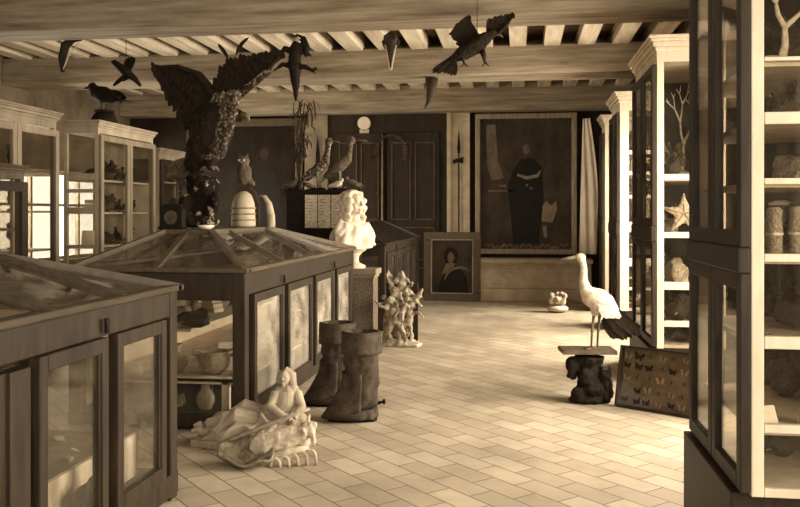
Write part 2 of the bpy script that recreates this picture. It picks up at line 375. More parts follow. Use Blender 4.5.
# ================================================================= glass-topped floor cases
def floor_case(label, x0, x1, y0, y1, wood, woodh, doors, eave=1.04, ridge=1.28, plate=None, rafters=5, rail_top=.86,
               side_rafters=2, cat='display case', end_open=True, hip=True, base_z=.1, endpost=.05):
    xm, W = (x0 + x1) / 2, x1 - x0
    t = thing('display_case', label, cat, (xm, y0, 0)); L = y1 - y0; h = W / 2
    # frame: plinth, corner posts, fascia, eave moulding
    b = MB(); p = .085
    b.box(-h - .004, h + .004, -.004, L + .004, .02, base_z)
    for sx in (-1, 1):
        for yy in (0, L - p):
            xa = sx * h; b.box(min(xa, xa - sx * p), max(xa, xa - sx * p), yy, yy + p, .0, eave)
    b.box(-h + p, h - p, .004, .05, rail_top, eave - .022).box(-h + p, h - p, L - .05, L - .004, rail_top, eave - .022)
    b.box(-h + .004, -h + .05, p, L - p, rail_top, eave - .022).box(h - .05, h - .004, p, L - p, rail_top + .033, eave - .022)
    b.obj('case_frame', wood, t, bevel=.006)
    b = MB(); o = .025
    for (xa, xb, ya, yb) in ((-h - o, h + o, -o, .05), (-h - o, h + o, L - .05, L + o), (-h - o, -h + .05, 0, L), (h - .05, h + o, 0, L)):
        b.box(xa, xb, ya, yb, eave - .02, eave + .012)
    b.obj('eave_moulding', woodh, t, bevel=.008)
    # doors on the aisle side
    n = len(doors)
    for i, (a, c) in enumerate(doors):
        a, c = a - y0, c - y0; s = .055
        f = MB()
        f.box(h - .035, h + .012, a - s, a, base_z, rail_top + .03).box(h - .035, h + .012, c, c + s, base_z, rail_top + .03)
        f.box(h - .035, h + .012, a, c, base_z, base_z + .07).box(h - .035, h + .012, a, c, rail_top - .03, rail_top + .03)
        f.box(h - .02, h + .004, a, a + .012, base_z + .07, rail_top - .03).box(h - .02, h + .004, c - .012, c, base_z + .07, rail_top - .03)
        dd = f.obj('door', wood, t, bevel=.005)
        MB().box(h - .016, h - .01, a, c, base_z + .06, rail_top - .02).obj('pane', 'glass', dd)
        if i % 2 == 0: MB().box(h + .012, h + .022, c + .012, c + .04, rail_top + .05, rail_top + .11).ell((h + .022, c + .026, rail_top + .07), (.006, .012, .02), sub=2).obj('lock_plate', 'iron', dd)
    # other sides: glass
    MB().box(-h + p, h - p, .02, .026, base_z, rail_top).obj('end_pane', 'glass', t)
    MB().box(-h + p, h - p, L - .026, L - .02, base_z, rail_top).obj('end_pane', 'glass', t)
    MB().box(-h + .01, -h + .03, p, L - p, base_z, rail_top).obj('back_panel', 'inside', t)
    # roof
    px, (pa, pb) = plate
    P4 = [(-px, pa, ridge), (px, pa, ridge), (px, pb, ridge), (-px, pb, ridge)]
    E4 = [(-h, 0, eave), (h, 0, eave), (h, L, eave), (-h, L, eave)]
    for e, q in zip(E4, P4): MB().bar(e, q, .045, .035).obj('hip_bar', woodh, t)
    for k in range(1, rafters):
        f = k / rafters
        for sx in (-1, 1):
            MB().bar((sx * h, L * f, eave), (sx * px, max(pa, min(pb, L * f)), ridge), .04, .03).obj('roof_bar', woodh, t)
    for k in range(1, side_rafters):
        f = k / side_rafters; x = -h + W * f
        MB().bar((x, 0, eave), (max(-px, min(px, x)), pa, ridge), .035, .03).obj('roof_bar', woodh, t); MB().bar((x, L, eave), (max(-px, min(px, x)), pb, ridge), .035, .03).obj('roof_bar', woodh, t)
    MB().box(-px - .02, px + .02, pa - .02, pb + .02, ridge - .02, ridge + .015).obj('ridge_board', woodh, t, bevel=.004)
    dz = -.006
    for i in range(4):
        j = (i + 1) % 4
        q = [E4[i], E4[j], P4[j], P4[i]]
        MB().poly([(x, y, z + dz) for x, y, z in q]).obj('roof_pane', 'glass_roof', t)
    return t
cs1 = floor_case('dark wooden display case with sloping glass roof, nearest to the viewer at front left', -2.95, -1.68, 1.75, 4.03, 'case_wood', 'case_wood_h',
    [(1.95, 2.32), (2.84, 3.24), (3.43, 3.82)][1:], plate=(.03, (.75, 1.7)), rafters=4, rail_top=.865, ridge=1.22, base_z=.13)
MB().box(.59, .633, .09, .985, .13, .872).obj('fixed_panel', 'case_wood', cs1); MB().box(.633, .645, .86, .98, .13, .872).obj('fixed_stile', 'case_wood', cs1)
# its upper tray and lower shelf
MB().box(-.58, .58, .07, 2.2, .90, .92).obj('upper_tray', 'inside_pale', cs1)
b = MB(); b.box(-.52, .45, .1, 2.18, .30, .33); b.obj('lower_shelf', 'inside', cs1)
MB().box(.45, .47, .1, 2.18, .13, .335).obj('shelf_front', 'inside_pale', cs1)
cs2 = floor_case('long display case with hipped glass roof, carrying the stuffed eagle', -2.95, -1.74, 5.26, 8.88, 'case_wood', 'mid_wood_h',
    [(5.49, 6.10), (6.32, 6.98), (7.2, 7.84), (8.06, 8.66)], plate=(.17, (.55, 1.95)), rafters=4, side_rafters=2, ridge=1.275, rail_top=.84, base_z=.1)
MB().box(-.52, .54, .08, 3.5, .30, .32).box(-.52, .0, .6, 3.5, .55, .57).obj('lower_shelf', 'inside_pale', cs2)
MB().box(.42, .47, .08, .12, .1, .3).box(-.5, .52, .08, .1, .285, .325).obj('shelf_front', 'inside_pale', cs2)
MB().box(-.55, .55, .08, 3.5, .875, .89).obj('upper_tray', 'inside', cs2)
MB().box(-.5, -.48, .1, 3.5, .32, .8).obj('inner_back', 'inside_pale', cs2)
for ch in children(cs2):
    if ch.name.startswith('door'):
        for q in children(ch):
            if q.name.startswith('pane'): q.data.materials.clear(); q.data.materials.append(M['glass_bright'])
    if ch.name.startswith('back_panel'): ch.data.materials.clear(); ch.data.materials.append(M['inside_pale'])
cs3 = floor_case('low dark desk case with ribbed sloping top behind the white bust', -2.75, -1.58, 10.0, 13.4, 'dark_wood', 'dark_wood_h',
    [(10.2 + k * .8, 10.2 + k * .8 + .62) for k in range(4)], plate=(.05, (.5, 2.9)), rafters=12, ridge=1.30, rail_top=.9)
MB().box(-.52, .52, .08, 3.3, .91, .93).obj('upper_tray', 'inside', cs3)

# ================================================================= tall glazed cabinets
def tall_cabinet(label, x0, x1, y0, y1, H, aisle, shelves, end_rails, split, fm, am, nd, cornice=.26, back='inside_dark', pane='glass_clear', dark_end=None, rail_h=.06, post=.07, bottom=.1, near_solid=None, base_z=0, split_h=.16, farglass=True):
    """aisle -1: doors face -x, +1: doors face +x. The near end (facing -y) is glazed too."""
    xm = (x0 + x1) / 2; W = x1 - x0; h = W / 2; L = y1 - y0
    t = thing('tall_cabinet', label, 'cabinet', (xm, y0, 0))
    sa = aisle; xa = sa * h; xb = -sa * h
    ft = H - cornice
    # aisle side posts belong to the carcass; ends are painted
    MB().box(-h - (.06 if sa < 0 else 0), h + (.06 if sa > 0 else 0), (.045 if sa < 0 else 0), L, 0, bottom).obj('plinth', am, t, bevel=.006)
    MB().box(-h, h, 0, L, ft, H - .02).obj('frieze', fm, t); MB().box(-h + .02, h - .02, .05, L - .05, bottom, bottom + .02).obj('bottom_board', fm, t)
    MB().box(min(xb, xb + sa * .02), max(xb, xb + sa * .02), .01, L - .01, bottom, ft).obj('back_panel', back, t)
    b = MB()                                       # the cornice, stepped out
    for k, (z0, z1, o) in enumerate([(H - a * cornice / .26, H - c_ * cornice / .26, o * min(1, cornice / .2)) for a, c_, o in ((.15, .11, .015), (.11, .06, .035), (.06, .03, .055), (.03, 0, .07))]):
        b.box(-h - (o if sa < 0 else 0), h + (o if sa > 0 else 0), -o, L + o, z0, z1)
    b.obj('cornice', fm, t, bevel=.006)
    b = MB()
    for y in (0,):
        b.box(-h, -h + post, y, y + .04, base_z, ft).box(h - post, h, y, y + .04, base_z, ft)
        for z in end_rails: b.box(-h + post, h - post, y, y + .035, z[0], z[1])
    b.obj('end_frame', fm, t, bevel=.004)
    MB().box(-h + post, h - post, .02, .024, bottom, ft).obj('end_pane', pane, t)
    b = MB(); b.box(-h, -h + post, L - .04, L, bottom, ft).box(h - post, h, L - .04, L, bottom, ft)
    b.obj('end_frame', fm, t, bevel=.004)
    MB().box(-h + post, h - post, L - .024, L - .02, bottom, ft).obj('end_pane', pane, t)
    if dark_end: MB().box(dark_end - xm, h - .02, L - .055, L - .045, bottom + .02, ft).obj('added_end_board', 'inside_dark', t)  # board added to make the view through the far end dark
    for z in shelves: MB().box(-h + .025, h - .025, .045, L - .045, z - .02, z).obj('shelf', fm, t)
    if not am: return t
    # the doors: nd leaves below and nd above the split
    xo = (xa + sa * .002, xa + sa * .037); xlo, xhi = min(xo), max(xo)
    w = L / nd
    for (z0, z1) in ((bottom + .01, split - split_h / 2), (split + split_h / 2, ft - .02)) if split else ((bottom + .01, ft - .02),):
        for k in range(nd):
            a, c = k * w + .004, (k + 1) * w - .004; s = .06 if nd > 1 else .07
            f = MB(); f.box(xlo, xhi, a, a + s, z0, z1).box(xlo, xhi, c - s, c, z0, z1).box(xlo, xhi, a + s, c - s, z0, z0 + s).box(xlo, xhi, a + s, c - s, z1 - s, z1)
            dd = f.obj('door', am, t, bevel=.005)
            xc = (xlo + xhi) / 2
            MB().box(xc - .003, xc + .003, a + s - .01, c - s + .01, z0 + s - .01, z1 - s + .01).obj('pane', pane, dd)
    if split: MB().box(xlo - (.01 if sa < 0 else 0), xhi + (.01 if sa > 0 else 0), .003, L - .003, split - split_h / 2, split + split_h / 2).obj('middle_rail', am, t, bevel=.008)
    return t
def right_cabinet(label, k, x0, x1, y0, y1, H, shelves, rails, split, nd, post, bottom, split_h=.16, dark_end=None, fm='cream'):
    q = lambda z: 1.4 + (z - 1.4) * k
    return tall_cabinet(label, x0 * k, x1 * k, y0 * k, y1 * k, q(H), -1, [q(z) for z in shelves], [(q(a), q(c)) for a, c in rails], q(split), fm, 'dark_wood', nd,
                        cornice=.26 * k, post=post * k, bottom=q(bottom), split_h=split_h * k, dark_end=dark_end and dark_end * k, base_z=q(bottom))
K1, K2, K3, K4 = .72, .80, .86, .91
cb1 = right_cabinet('tall cream and dark cabinet nearest the viewer, cut by the picture edge', K1, 1.13, 2.05, 4.37, 5.66, 3.45,
    [.33, .76, 1.18, 1.56, 1.87, 2.16], [(.01, .055), (.325, .368), (.738, .80), (1.165, 1.205), (1.545, 1.576), (1.84, 1.90), (2.15, 2.17), (2.6, 2.64)], 1.17, 2, .06, .01, .13, 1.49)
cb2 = right_cabinet('tall cream cabinet with moulded cornice holding coral and a starfish', K2, 1.38, 2.05, 8.87, 10.42, 3.2,
    [.30, .66, 1.18, 1.76], [(.26, .32), (.634, .714), (1.158, 1.218), (1.743, 1.803)], 1.2, 2, .07, .04, .16, 1.62)
cb3 = right_cabinet('tall narrow cream cabinet second from the back wall on the right', K3, 1.38, 2.05, 12.05, 13.1, 3.09,
    [.37, .78, 1.2, 1.64, 1.96, 2.25], [(.35, .39), (.68, .79), (1.15, 1.29), (1.62, 1.66), (1.94, 1.99), (2.23, 2.28)], 1.2, 2, .12, .06)
cb4 = right_cabinet('pale narrow cabinet standing in the far right corner', K4, 1.33, 2.02, 13.6, 14.1, 2.95,
    [.4, .8, 1.2, 1.7, 2.2], [(.38, .42), (.78, .84), (1.18, 1.24), (1.68, 1.72), (2.18, 2.22)], 1.2, 1, .13, .06, fm='cream_dim')
lc2 = tall_cabinet('grey glazed cabinet with two doors and a stuffed bird on top', -4.68, -4.3, 8.25, 9.58, 2.37, 1,
    [.75, 1.07, 1.42, 1.76], [(1.04, 1.08), (1.40, 1.47), (1.62, 1.66), (1.75, 1.82)], None, 'cream_dim', 'grey_paint', 2, cornice=.13, post=.04, back='inside_pale')
MB().box(-.16, -.152, .56, 1.27, .12, 2.2).obj('added_dark_panel', 'inside', lc2); MB().box(-.165, .165, 1.272, 1.284, .12, 1.76).obj('added_end_board', 'inside_pale', lc2)  # boards added to set a dark and a bright background behind the doors
lc1 = tall_cabinet('grey glazed cabinet at far left with bird silhouettes on bright shelves', -4.72, -4.3, 6.1, 7.45, 2.35, 1,
    [.75, 1.08, 1.43, 1.77], [(1.04, 1.08), (1.40, 1.44), (1.75, 1.8)], None, 'grey_paint', 'grey_paint', 2, cornice=.15, post=.04)
lc3 = tall_cabinet('dark glazed cabinet beyond the grey cabinet with two doors', -4.7, -4.3, 9.75, 11.1, 2.2, 1,
    [.75, 1.1, 1.5, 1.8], [(1.08, 1.12), (1.48, 1.52)], None, 'grey_paint', 'dark_wood', 2, cornice=.13, post=.05)
for c in (lc1, lc2):                                # glazed backs, so the window behind shows through
    for ch in children(c):
        if ch.name.startswith('back_panel'):
            ch.data.materials.clear(); ch.data.materials.append(M['glass'])
low = tall_cabinet('low glazed case at the left edge with a glass jar on top', -4.0, -3.55, 4.7, 5.72, 1.75, 1, [.9, 1.3], [(.88, .92), (1.28, 1.32)], None, 'mid_wood', 'dark_wood', 1, cornice=.1, post=.05, back='inside_pale')
# ================================================================= stuffed animals
def fan(mb, roots, tips, w, normal, bend=.06, n=None):
    """feathers between two polylines"""
    def at(pl, f):
        x = f * (len(pl) - 1); i = min(int(x), len(pl) - 2); t = x - i
        return Vector(pl[i]).lerp(Vector(pl[i + 1]), t)
    for k in range(n):
        f = k / (n - 1)
        a, b = at(roots, f), at(tips, f)
        b = a + (b - a) * rnd.uniform(.93, 1.06) + Vector((rnd.uniform(-.006, .006), rnd.uniform(-.008, .008), rnd.uniform(-.006, .006)))
        mb.feather(a, b, w * rnd.uniform(.85, 1.1), normal, bend)
    return mb
def bird(label, loc, rz=0, s=1, m='feather_mid', cat='bird', pitch=35, neck=.1, bill=.06, legs=.14, tail=.16, stand=True, group=None, head=.042, name='stuffed_bird', bm_='beak_dark', plump=1.0, spread=0):
    t = thing(name, label, cat, loc, (0, 0, rz), group); t.scale = (s, s, s)
    p = math.radians(pitch); ax = Vector((math.cos(p), 0, math.sin(p))); z0 = legs + (.02 if stand else 0)
    c = Vector((0, 0, z0 + .07)); ch = c + ax * .1; hp = c - ax * .1
    nk = ch + Vector((.02, 0, neck * .6)); hd = ch + Vector((.035, 0, neck + .02))
    b = MB(); b.tube([hp - ax * .06, hp, c, ch, nk, hd], [.018, .05 * plump, .075 * plump, .062 * plump, .03, .028], 12).ell(hd, (head * 1.15, head * .9, head), sub=2)
    b.obj('body', m, t, True, remesh=.011, blur=3)
    MB().tube([hd + Vector((head * .7, 0, 0)), hd + Vector((head + bill * .6, 0, -.004)), hd + Vector((head + bill, 0, -.016))], [.014, .008, .001], 8).obj('beak', bm_, t, True)
    w = MB()
    for sy in (-1, 1):
        if spread:
            fan(w, [ch + Vector((0, sy * .04, .02)), c + Vector((.02, sy * spread, .06))], [hp + Vector((0, sy * .06, 0)), c + Vector((-.12, sy * spread * 1.15, .04))], .06, (0, 0, 1), .05, 9)
        else:
            fan(w, [ch + Vector((-.01, sy * .06 * plump, .02)), c + Vector((-.03, sy * .078 * plump, -.01))], [hp + ax * -.12 + Vector((0, sy * .03, .03)), hp + ax * -.06 + Vector((0, sy * .05, -.02))], .05, (0, sy, .3), .04, 6)
    w.obj('wings', m, t)
    f = MB(); fan(f, [hp + Vector((0, -.03, 0)), hp + Vector((0, .03, 0))], [hp - ax * tail + Vector((0, -.05, 0)), hp - ax * tail + Vector((0, .05, 0))], .035, (0, 0, 1), .02, 5)
    f.obj('tail', m, t)
    if legs:
        for sy in (-1, 1):
            l = MB().tube([c + Vector((.0, sy * .03, -.05)), (.0, sy * .03, .02 + legs * .45), (.015, sy * .03, .02 if stand else 0)], [.014, .007, .006], 6)
            for a in (-.5, 0, .5): l.tube([(.015, sy * .03, .022 if stand else .004), (.06, sy * .03 + a * .05, .022 if stand else .003)], .005, 5)
            l.obj('leg', bm_, t)
    if stand: MB().lathe([(.08, 0), (.085, .01), (.075, .02), (0, .02)], 20).obj('stand', 'very_dark', t)
    KIDS[t.name] = children(t)
    return t

# --- the eagle with raised wings, on a stump on the long case
eg = thing('stuffed_eagle', 'huge dark stuffed eagle with both wings raised, perched on a stump', 'eagle', (-2.335, 6.06, 1.715))
V = lambda x, z, y=0: Vector((x, y, z))
b = MB()
b.tube([V(-.12, .02, .05), V(-.02, .12, .02), V(.06, .25), V(.13, .40, -.02), V(.17, .48, -.03)], [.05, .12, .155, .14, .095], 14)
b.tube([V(.15, .46, -.03), V(.23, .47, -.06), V(.29, .41, -.09)], [.09, .065, .05], 12).ell(V(.30, .40, -.1), (.06, .048, .046))
b.tube([V(.08, .24, -.05), V(.11, .10, -.07), V(.08, .0, -.06)], [.085, .055, .022], 10).tube([V(0, .2, .06), V(-.02, .08, .06), V(-.03, 0, .05)], [.085, .055, .022], 10)
b.obj('body', 'feather_dark', eg, True, remesh=.014, blur=2, rough=(.012, 26))
b = MB()
for k in range(330):
    a = rnd.uniform(-2.2, 1.5); h = rnd.uniform(.12, .56)
    c = V(.03 + h * .29, h); r = .155 - abs(h - .36) * .12
    p = c + Vector((math.cos(a) * r, math.sin(a) * r * -1 if False else -abs(math.cos(a * .5)) * r, 0))
    b.feather(p + Vector((0, 0, .03)), p + Vector((rnd.uniform(-.02, .02), -.012, -.045)), .036, (math.cos(a), -1, .2), .1)
b.obj('breast_feathers', 'feather_mott', eg)
MB().tube([V(.345, .405, -.115), V(.39, .395, -.13), V(.405, .365, -.135), V(.395, .345, -.132)], [.026, .018, .009, .001], 10).obj('beak', 'beak', eg, True)
arm = [V(.10, .56, .02), V(-.04, .73, .04), V(-.20, .79, .02), V(-.35, .79, -.02)]
wl = MB(); wl.tube(arm, [.06, .045, .03, .008], 10, .6)
fan(wl, arm, [V(-.06, .12, .06), V(-.17, .30, .08), V(-.28, .50, .04), V(-.33, .64, .0), V(-.38, .775, -.04)], .09, (0, 1, 0), .03, 17)
fan(wl, arm, [V(-.0, .44, .0), V(-.12, .56, .02), V(-.22, .68, 0), V(-.35, .785, -.03)], .07, (0, 1, 0), .04, 14)
wl.obj('wing', 'feather_dark', eg)
arm = [V(.18, .50, -.02), V(.32, .58, -.04), V(.48, .69, -.04), V(.61, .83, -.06)]
wr = MB(); wr.tube(arm, [.07, .05, .03, .01], 10, .6)
fan(wr, arm, [V(.06, .66, .02), V(.15, .81, .02), V(.27, .87, 0), V(.42, .87, -.02), V(.54, .88, -.04), V(.65, .86, -.06)], .075, (0, 1, 0), .04, 20)
fan(wr, arm, [V(.12, .60, -.02), V(.24, .73, -.02), V(.40, .78, -.03), V(.61, .85, -.06)], .06, (0, 1, 0), .05, 14)
wr.feather(V(.26, .86), V(.36, .99), .03, (0, 1, 0), -.25).feather(V(.2, .84), V(.12, .95), .03, (0, 1, 0), .2)
wr.obj('wing', 'feather_dark', eg)
b = MB(); fan(b, [V(.2, .53, -.07), V(.50, .71, -.09)], [V(.23, .46, -.08), V(.56, .72, -.09)], .05, (0, 1, 0), .05, 16); b.obj('wing_lining', 'feather_mott', eg)
b = MB(); fan(b, [V(-.10, .1, .0), V(-.06, .02, .08)], [V(-.34, .0, .05), V(-.2, -.12, .17)], .08, (0, 1, 0), .03, 9); b.obj('tail', 'feather_mid', eg)
b = MB()
for cx, cy in ((.08, -.06), (-.03, .05)):
    for a in (-.8, 0, .8, PI): b.tube([V(cx, .03, cy), V(cx + .05 * math.cos(a), .025, cy + .05 * math.sin(a)), V(cx + .075 * math.cos(a), .004, cy + .075 * math.sin(a))], [.016, .013, .003], 6)
b.obj('talons', 'beak', eg, True)
b = MB().lathe([(.125, 0), (.125, .03), (.11, .08), (.105, .2), (.125, .3), (.13, .365), (.0, .372)], 22)
b.tube([(.08, -.05, .1), (.14, -.1, .2), (.15, -.12, .26)], [.05, .04, .02], 8).tube([(-.06, -.08, .02), (-.1, -.13, .14), (-.07, -.13, .24)], [.05, .045, .02], 8)
tag(b.obj('tree_stump', 'stump', None, True, remesh=.016, rough=(.02, 14)), 'gnarled dark tree stump under the eagle on the glass-topped case', 'stump').location = (-2.335, 6.06, 1.307)

# --- stork
bd = tag(MB().box(-.20, .20, -.12, .12, 0, .03).obj('wooden_board', 'mid_wood_h', None, bevel=.004), 'flat wooden board under the stork, resting on the dark carving', 'board')
bd.location = (.505, 6.51, .363); bd.rotation_euler = (0, 0, .12)
st = thing('stuffed_stork', 'white stuffed stork with black wing tips standing on a board', 'stork', (.55, 6.48, .393))
b = MB()
b.tube([V(.17, .27), V(.10, .33), V(.03, .37), V(-.03, .40), V(-.06, .45), V(-.075, .52), V(-.07, .60), V(-.085, .67)], [.03, .075, .09, .075, .045, .032, .026, .027], 14)
b.ell(V(-.095, .685), (.042, .03, .03))
b.tube([V(.02, .33, -.03), V(.0, .25, -.03)], [.05, .02], 10).tube([V(.05, .33, .03), V(.05, .25, .03)], [.05, .02], 10)
b.obj('body', 'feather_white', st, True, remesh=.010, blur=3)
MB().tube([V(-.12, .685), V(-.2, .672), V(-.30, .655)], [.017, .011, .002], 8).obj('beak', 'beak', st, True)
b = MB()
for sy in (-1, 1): fan(b, [V(-.02, .42, sy * .05), V(.03, .33, sy * .085)], [V(.2, .25, sy * .05), V(.12, .24, sy * .07)], .06, (0, sy, .3), .06, 8)
b.obj('wing', 'feather_white', st)
b = MB(); fan(b, [V(.10, .33, -.06), V(.08, .26, -.06), V(.06, .22, -.03)], [V(.34, .12, -.05), V(.24, .09, -.05), V(.15, .08, -.03)], .055, (0, 1, 0), .04, 10)
fan(b, [V(.12, .33, .06), V(.08, .26, .06)], [V(.34, .14, .05), V(.24, .11, .05)], .055, (0, 1, 0), .04, 8)
b.obj('wing_tips', 'feather_dark', st)
for (x, y) in ((.0, -.03), (.05, .03)):
    b = MB().tube([V(x, .27, y), V(x - .012, .14, y), V(x - .02, .004, y)], [.011, .009, .007], 8).ell(V(x - .012, .14, y), .013, sub=2)
    for a in (2.4, PI, 3.9): b.tube([V(x - .02, .008, y), V(x - .02 + .06 * math.cos(a), .005, y + .06 * math.sin(a))], [.007, .003], 6)
    b.obj('leg', 'beak', st, True)
b = MB()
b.lathe([(.13, 0), (.125, .05), (.10, .09), (.085, .16), (.10, .22), (.085, .27), (.11, .31), (.115, .338), (0, .338)], 20, (.03, 0, 0))
b.ell((-.09, -.03, .275), (.06, .055, .06)).ell((-.10, -.05, .21), (.035, .04, .045)).tube([(-.06, 0, .27), (.0, 0, .28)], .05, 8)
b.ell((.0, -.10, .20), (.05, .04, .06)).ell((.05, -.11, .11), (.07, .05, .05)).ell((-.05, -.09, .07), (.06, .06, .06)).tube([(-.04, -.1, .17), (.02, -.13, .15), (.09, -.1, .18)], .022, 8)
b.ell((.14, -.06, .2), (.045, .05, .05)).tube([(.12, -.07, .23), (.115, -.08, .28)], [.02, .005], 8).tube([(.165, -.07, .23), (.175, -.08, .28)], [.02, .005], 8).tube([(.14, -.05, .17), (.15, -.05, .08), (.13, -.08, .02)], [.05, .06, .05], 8)
b.ell((.0, -.08, .03), (.13, .07, .035))
o = tag(b.obj('carved_stump', 'black', None, True, remesh=.010, rough=(.010, 30)), 'dark knobbly carved wooden lump carrying the stork board', 'carving')
o.location = (.49, 6.5, 0)

# --- birds on top of the panelled cupboard
cup = thing('panelled_cupboard', 'dark cupboard faced with pale panels behind the white bust', 'cupboard', (-2.24, 9.56, 0), (0, 0, .06))
MB().box(-.42, .42, 0, .36, .08, 1.64).box(-.44, .44, -.02, .38, 1.64, 1.68).box(-.44, .44, -.02, .38, 0, .08).obj('carcass', 'very_dark', cup, bevel=.006)
for k in range(4): 
    x = -.20 + k * .152
    pn = MB().box(x, x + .142, -.012, .002, 1.24, 1.62).obj('pale_panel', 'panel', cup)
    q = MB()
    for r in range(9): q.box(x + .02, x + .03 + rnd.uniform(.02, .06), -.0135, -.012, 1.28 + r * .036, 1.285 + r * .036)
    q.obj('faint_writing', 'gilt', pn)
ZT = 1.682
bird('grey wading bird with raised pale head, left on the panelled cupboard', (-2.33, 9.71, ZT), .05, 1.15, 'feather_mott', plump=.8, pitch=38, neck=.2, bill=.08, legs=.12, bm_='beak')
bird('long-necked wading bird with bill held out level, right on panelled cupboard', (-2.10, 9.87, ZT), .05, 1.2, 'feather_mid', plump=.8, pitch=40, neck=.17, bill=.13, legs=.15, bm_='beak')
for i, (x, y, sc, m, lb) in enumerate(((-2.62, 9.60, .5, 'feather_mott', 'small mottled bird at left end of the panelled cupboard'), (-2.40, 9.57, .4, 'feather_mott', 'small mottled bird low in front of the grey wading bird'),
        (-2.08, 9.60, .5, 'feather_white', 'small whitish bird at front middle of the panelled cupboard'), (-1.90, 9.66, .6, 'feather_mid', 'small dark bird at right end of the panelled cupboard'))):
    bird(lb, (x, y, ZT), 3.3 if i % 2 else -.1, sc, m, pitch=20, neck=.05, legs=.03, bill=.03)
# dried palm in a pot
pl = thing('dried_palm', 'tall dried palm spray with drooping leaves at left end of cupboard', 'plant', (-2.60, 9.87, ZT))
MB().lathe([(.04, 0), (.055, .05), (.05, .1), (.06, .11), (0, .108)], 18).obj('pot', 'pot_dark', pl, True)
b = MB()
for k in range(4): b.tube([(.0, 0, .09), (.03 * k - .05, .02 * k - .03, .6), (.06 * k - .05, .03 * k - .05, 1.05)], [.009, .008, .005], 6)
b.obj('stems', 'plant', pl)
b = MB()
for k in range(95):
    z = rnd.uniform(.35, 1.12); x = (z - .1) * rnd.uniform(-.05, .2); a = rnd.uniform(0, 2 * PI)
    L = rnd.uniform(.1, .22) * (1.4 if z > .9 else .7)
    b.feather((x, 0, z), (x + L * .6 * math.cos(a), L * .5 * math.sin(a), z - L * rnd.uniform(.3, 1)), .024, (math.cos(a), math.sin(a), .8), .25)
b.obj('leaves', 'plant', pl)

# --- things on the long case: dome helmet, small animal, white horn, small dark box, white dish
dm = thing('pale_helmet', 'cream dome-shaped helmet with dark arched back on the long glass-topped case', 'helmet', (-2.33, 7.0, 1.292))
MB().lathe([(.1, 0), (.105, .02), (.1, .1), (.095, .2), (.07, .27), (.03, .3), (0, .305)], 26).obj('dome', 'cream_dim', dm, True)
b = MB()
for z in (.05, .1, .15): 
    b.lathe([(.104, z), (.109, z + .008), (.104, z + .016)], 26)
b.obj('bands', 'pot', dm, True)
MB().prism([(-.115, .07, 0), (-.115, .07, .2), (-.09, .07, .3), (-.03, .07, .345), (.03, .07, .345), (.08, .07, .29), (.115, .07, .2), (.115, .07, 0)], (0, .05, 0)).obj('back_plate', 'hide', dm, bevel=.006)
ow = thing('stuffed_owl', 'small brown stuffed owl perched above the cream helmet', 'owl', (-2.36, 7.095, 1.646))
b = MB().ell((0, 0, .1), (.07, .065, .1)).ell((0, -.01, .21), (.055, .052, .05)).tube([(-.03, 0, .24), (-.038, 0, .285)], [.018, .004], 8).tube([(.03, 0, .24), (.038, 0, .285)], [.018, .004], 8).tube([(.03, .0, .06), (.09, .02, .0)], [.04, .02], 8)
b.obj('body', 'feather_mid', ow, True, remesh=.010, blur=2, rough=(.006, 40))
for sx in (-1, 1): MB().ell((sx * .02, -.058, .215), (.012, .008, .012), sub=2).obj('eye', 'bone', ow, True)
MB().tube([(0, -.06, .2), (0, -.075, .185)], [.009, .001], 6).obj('beak', 'beak', ow)
tag(MB().tube([(0, 0, 0), (.0, 0, .1), (-.02, 0, .2), (-.06, 0, .26), (-.1, 0, .27)], [.035, .032, .026, .018, .006], 14).obj('curved_horn', 'bone', None, True), 'pale curved horn standing beside the cream helmet', 'horn').location = (-2.12, 7.12, 1.289)
bx = thing('mantel_clock', 'small dark case with pale dial behind the tree stump', 'clock', (-2.47, 5.80, 1.291))
MB().box(-.085, .085, 0, .08, 0, .15).box(-.095, .095, -.005, .085, 0, .02).prism([(-.09, 0, .15), (.09, 0, .15), (.06, 0, .18), (-.06, 0, .18)], (0, .08, 0)).obj('case', 'very_dark', bx, bevel=.004)
MB().prism([(.05 * math.cos(a), -.004, .085 + .05 * math.sin(a)) for a in [k * PI / 10 for k in range(20)]], (0, .006, 0)).obj('dial', 'brass', bx)
tag(MB().lathe([(.03, 0), (.05, .012), (.062, .03), (.058, .03), (.0, .012)], 20).obj('white_dish', 'paper', None, True), 'small white dish beside the tree stump', 'dish').location = (-2.235, 5.88, 1.29)

# ================================================================= hanging from the ceiling
def wire(o, p, z1): MB().tube([p, (p[0], p[1], z1)], .003, 5).obj('hanging_wire', 'iron', o)
cr = thing('hanging_crocodile', 'dark stuffed crocodile hanging vertically from the joists above the eagle', 'crocodile', (-2.2, 8.12, 2.5))
b = MB()
b.tube([(.03, 0, .0), (.03, 0, .12), (.025, .0, .24), (.02, -.01, .36), (.02, 0, .46), (.03, 0, .55), (.05, -.01, .6)], [.012, .03, .05, .062, .062, .05, .03], 12)
b.tube([(.02, 0, .34), (.13, -.02, .34), (.2, -.02, .30), (.25, -.02, .34)], [.035, .028, .018, .01], 8)
b.tube([(.2, -.02, .3), (.24, -.02, .26)], [.016, .005], 6).tube([(.2, -.02, .3), (.27, -.02, .31)], [.014, .004], 6)
b.tube([(.02, 0, .34), (-.1, -.02, .37), (-.2, -.02, .30)], [.035, .025, .008], 8)
b.tube([(.0, 0, .5), (-.08, -.01, .52), (-.13, -.02, .48)], [.03, .035, .008], 8)
b.tube([(.04, 0, .5), (.13, 0, .48), (.2, 0, .44)], [.03, .025, .006], 8)
b.obj('body', 'black', cr, True, remesh=.011, blur=2, rough=(.006, 40))
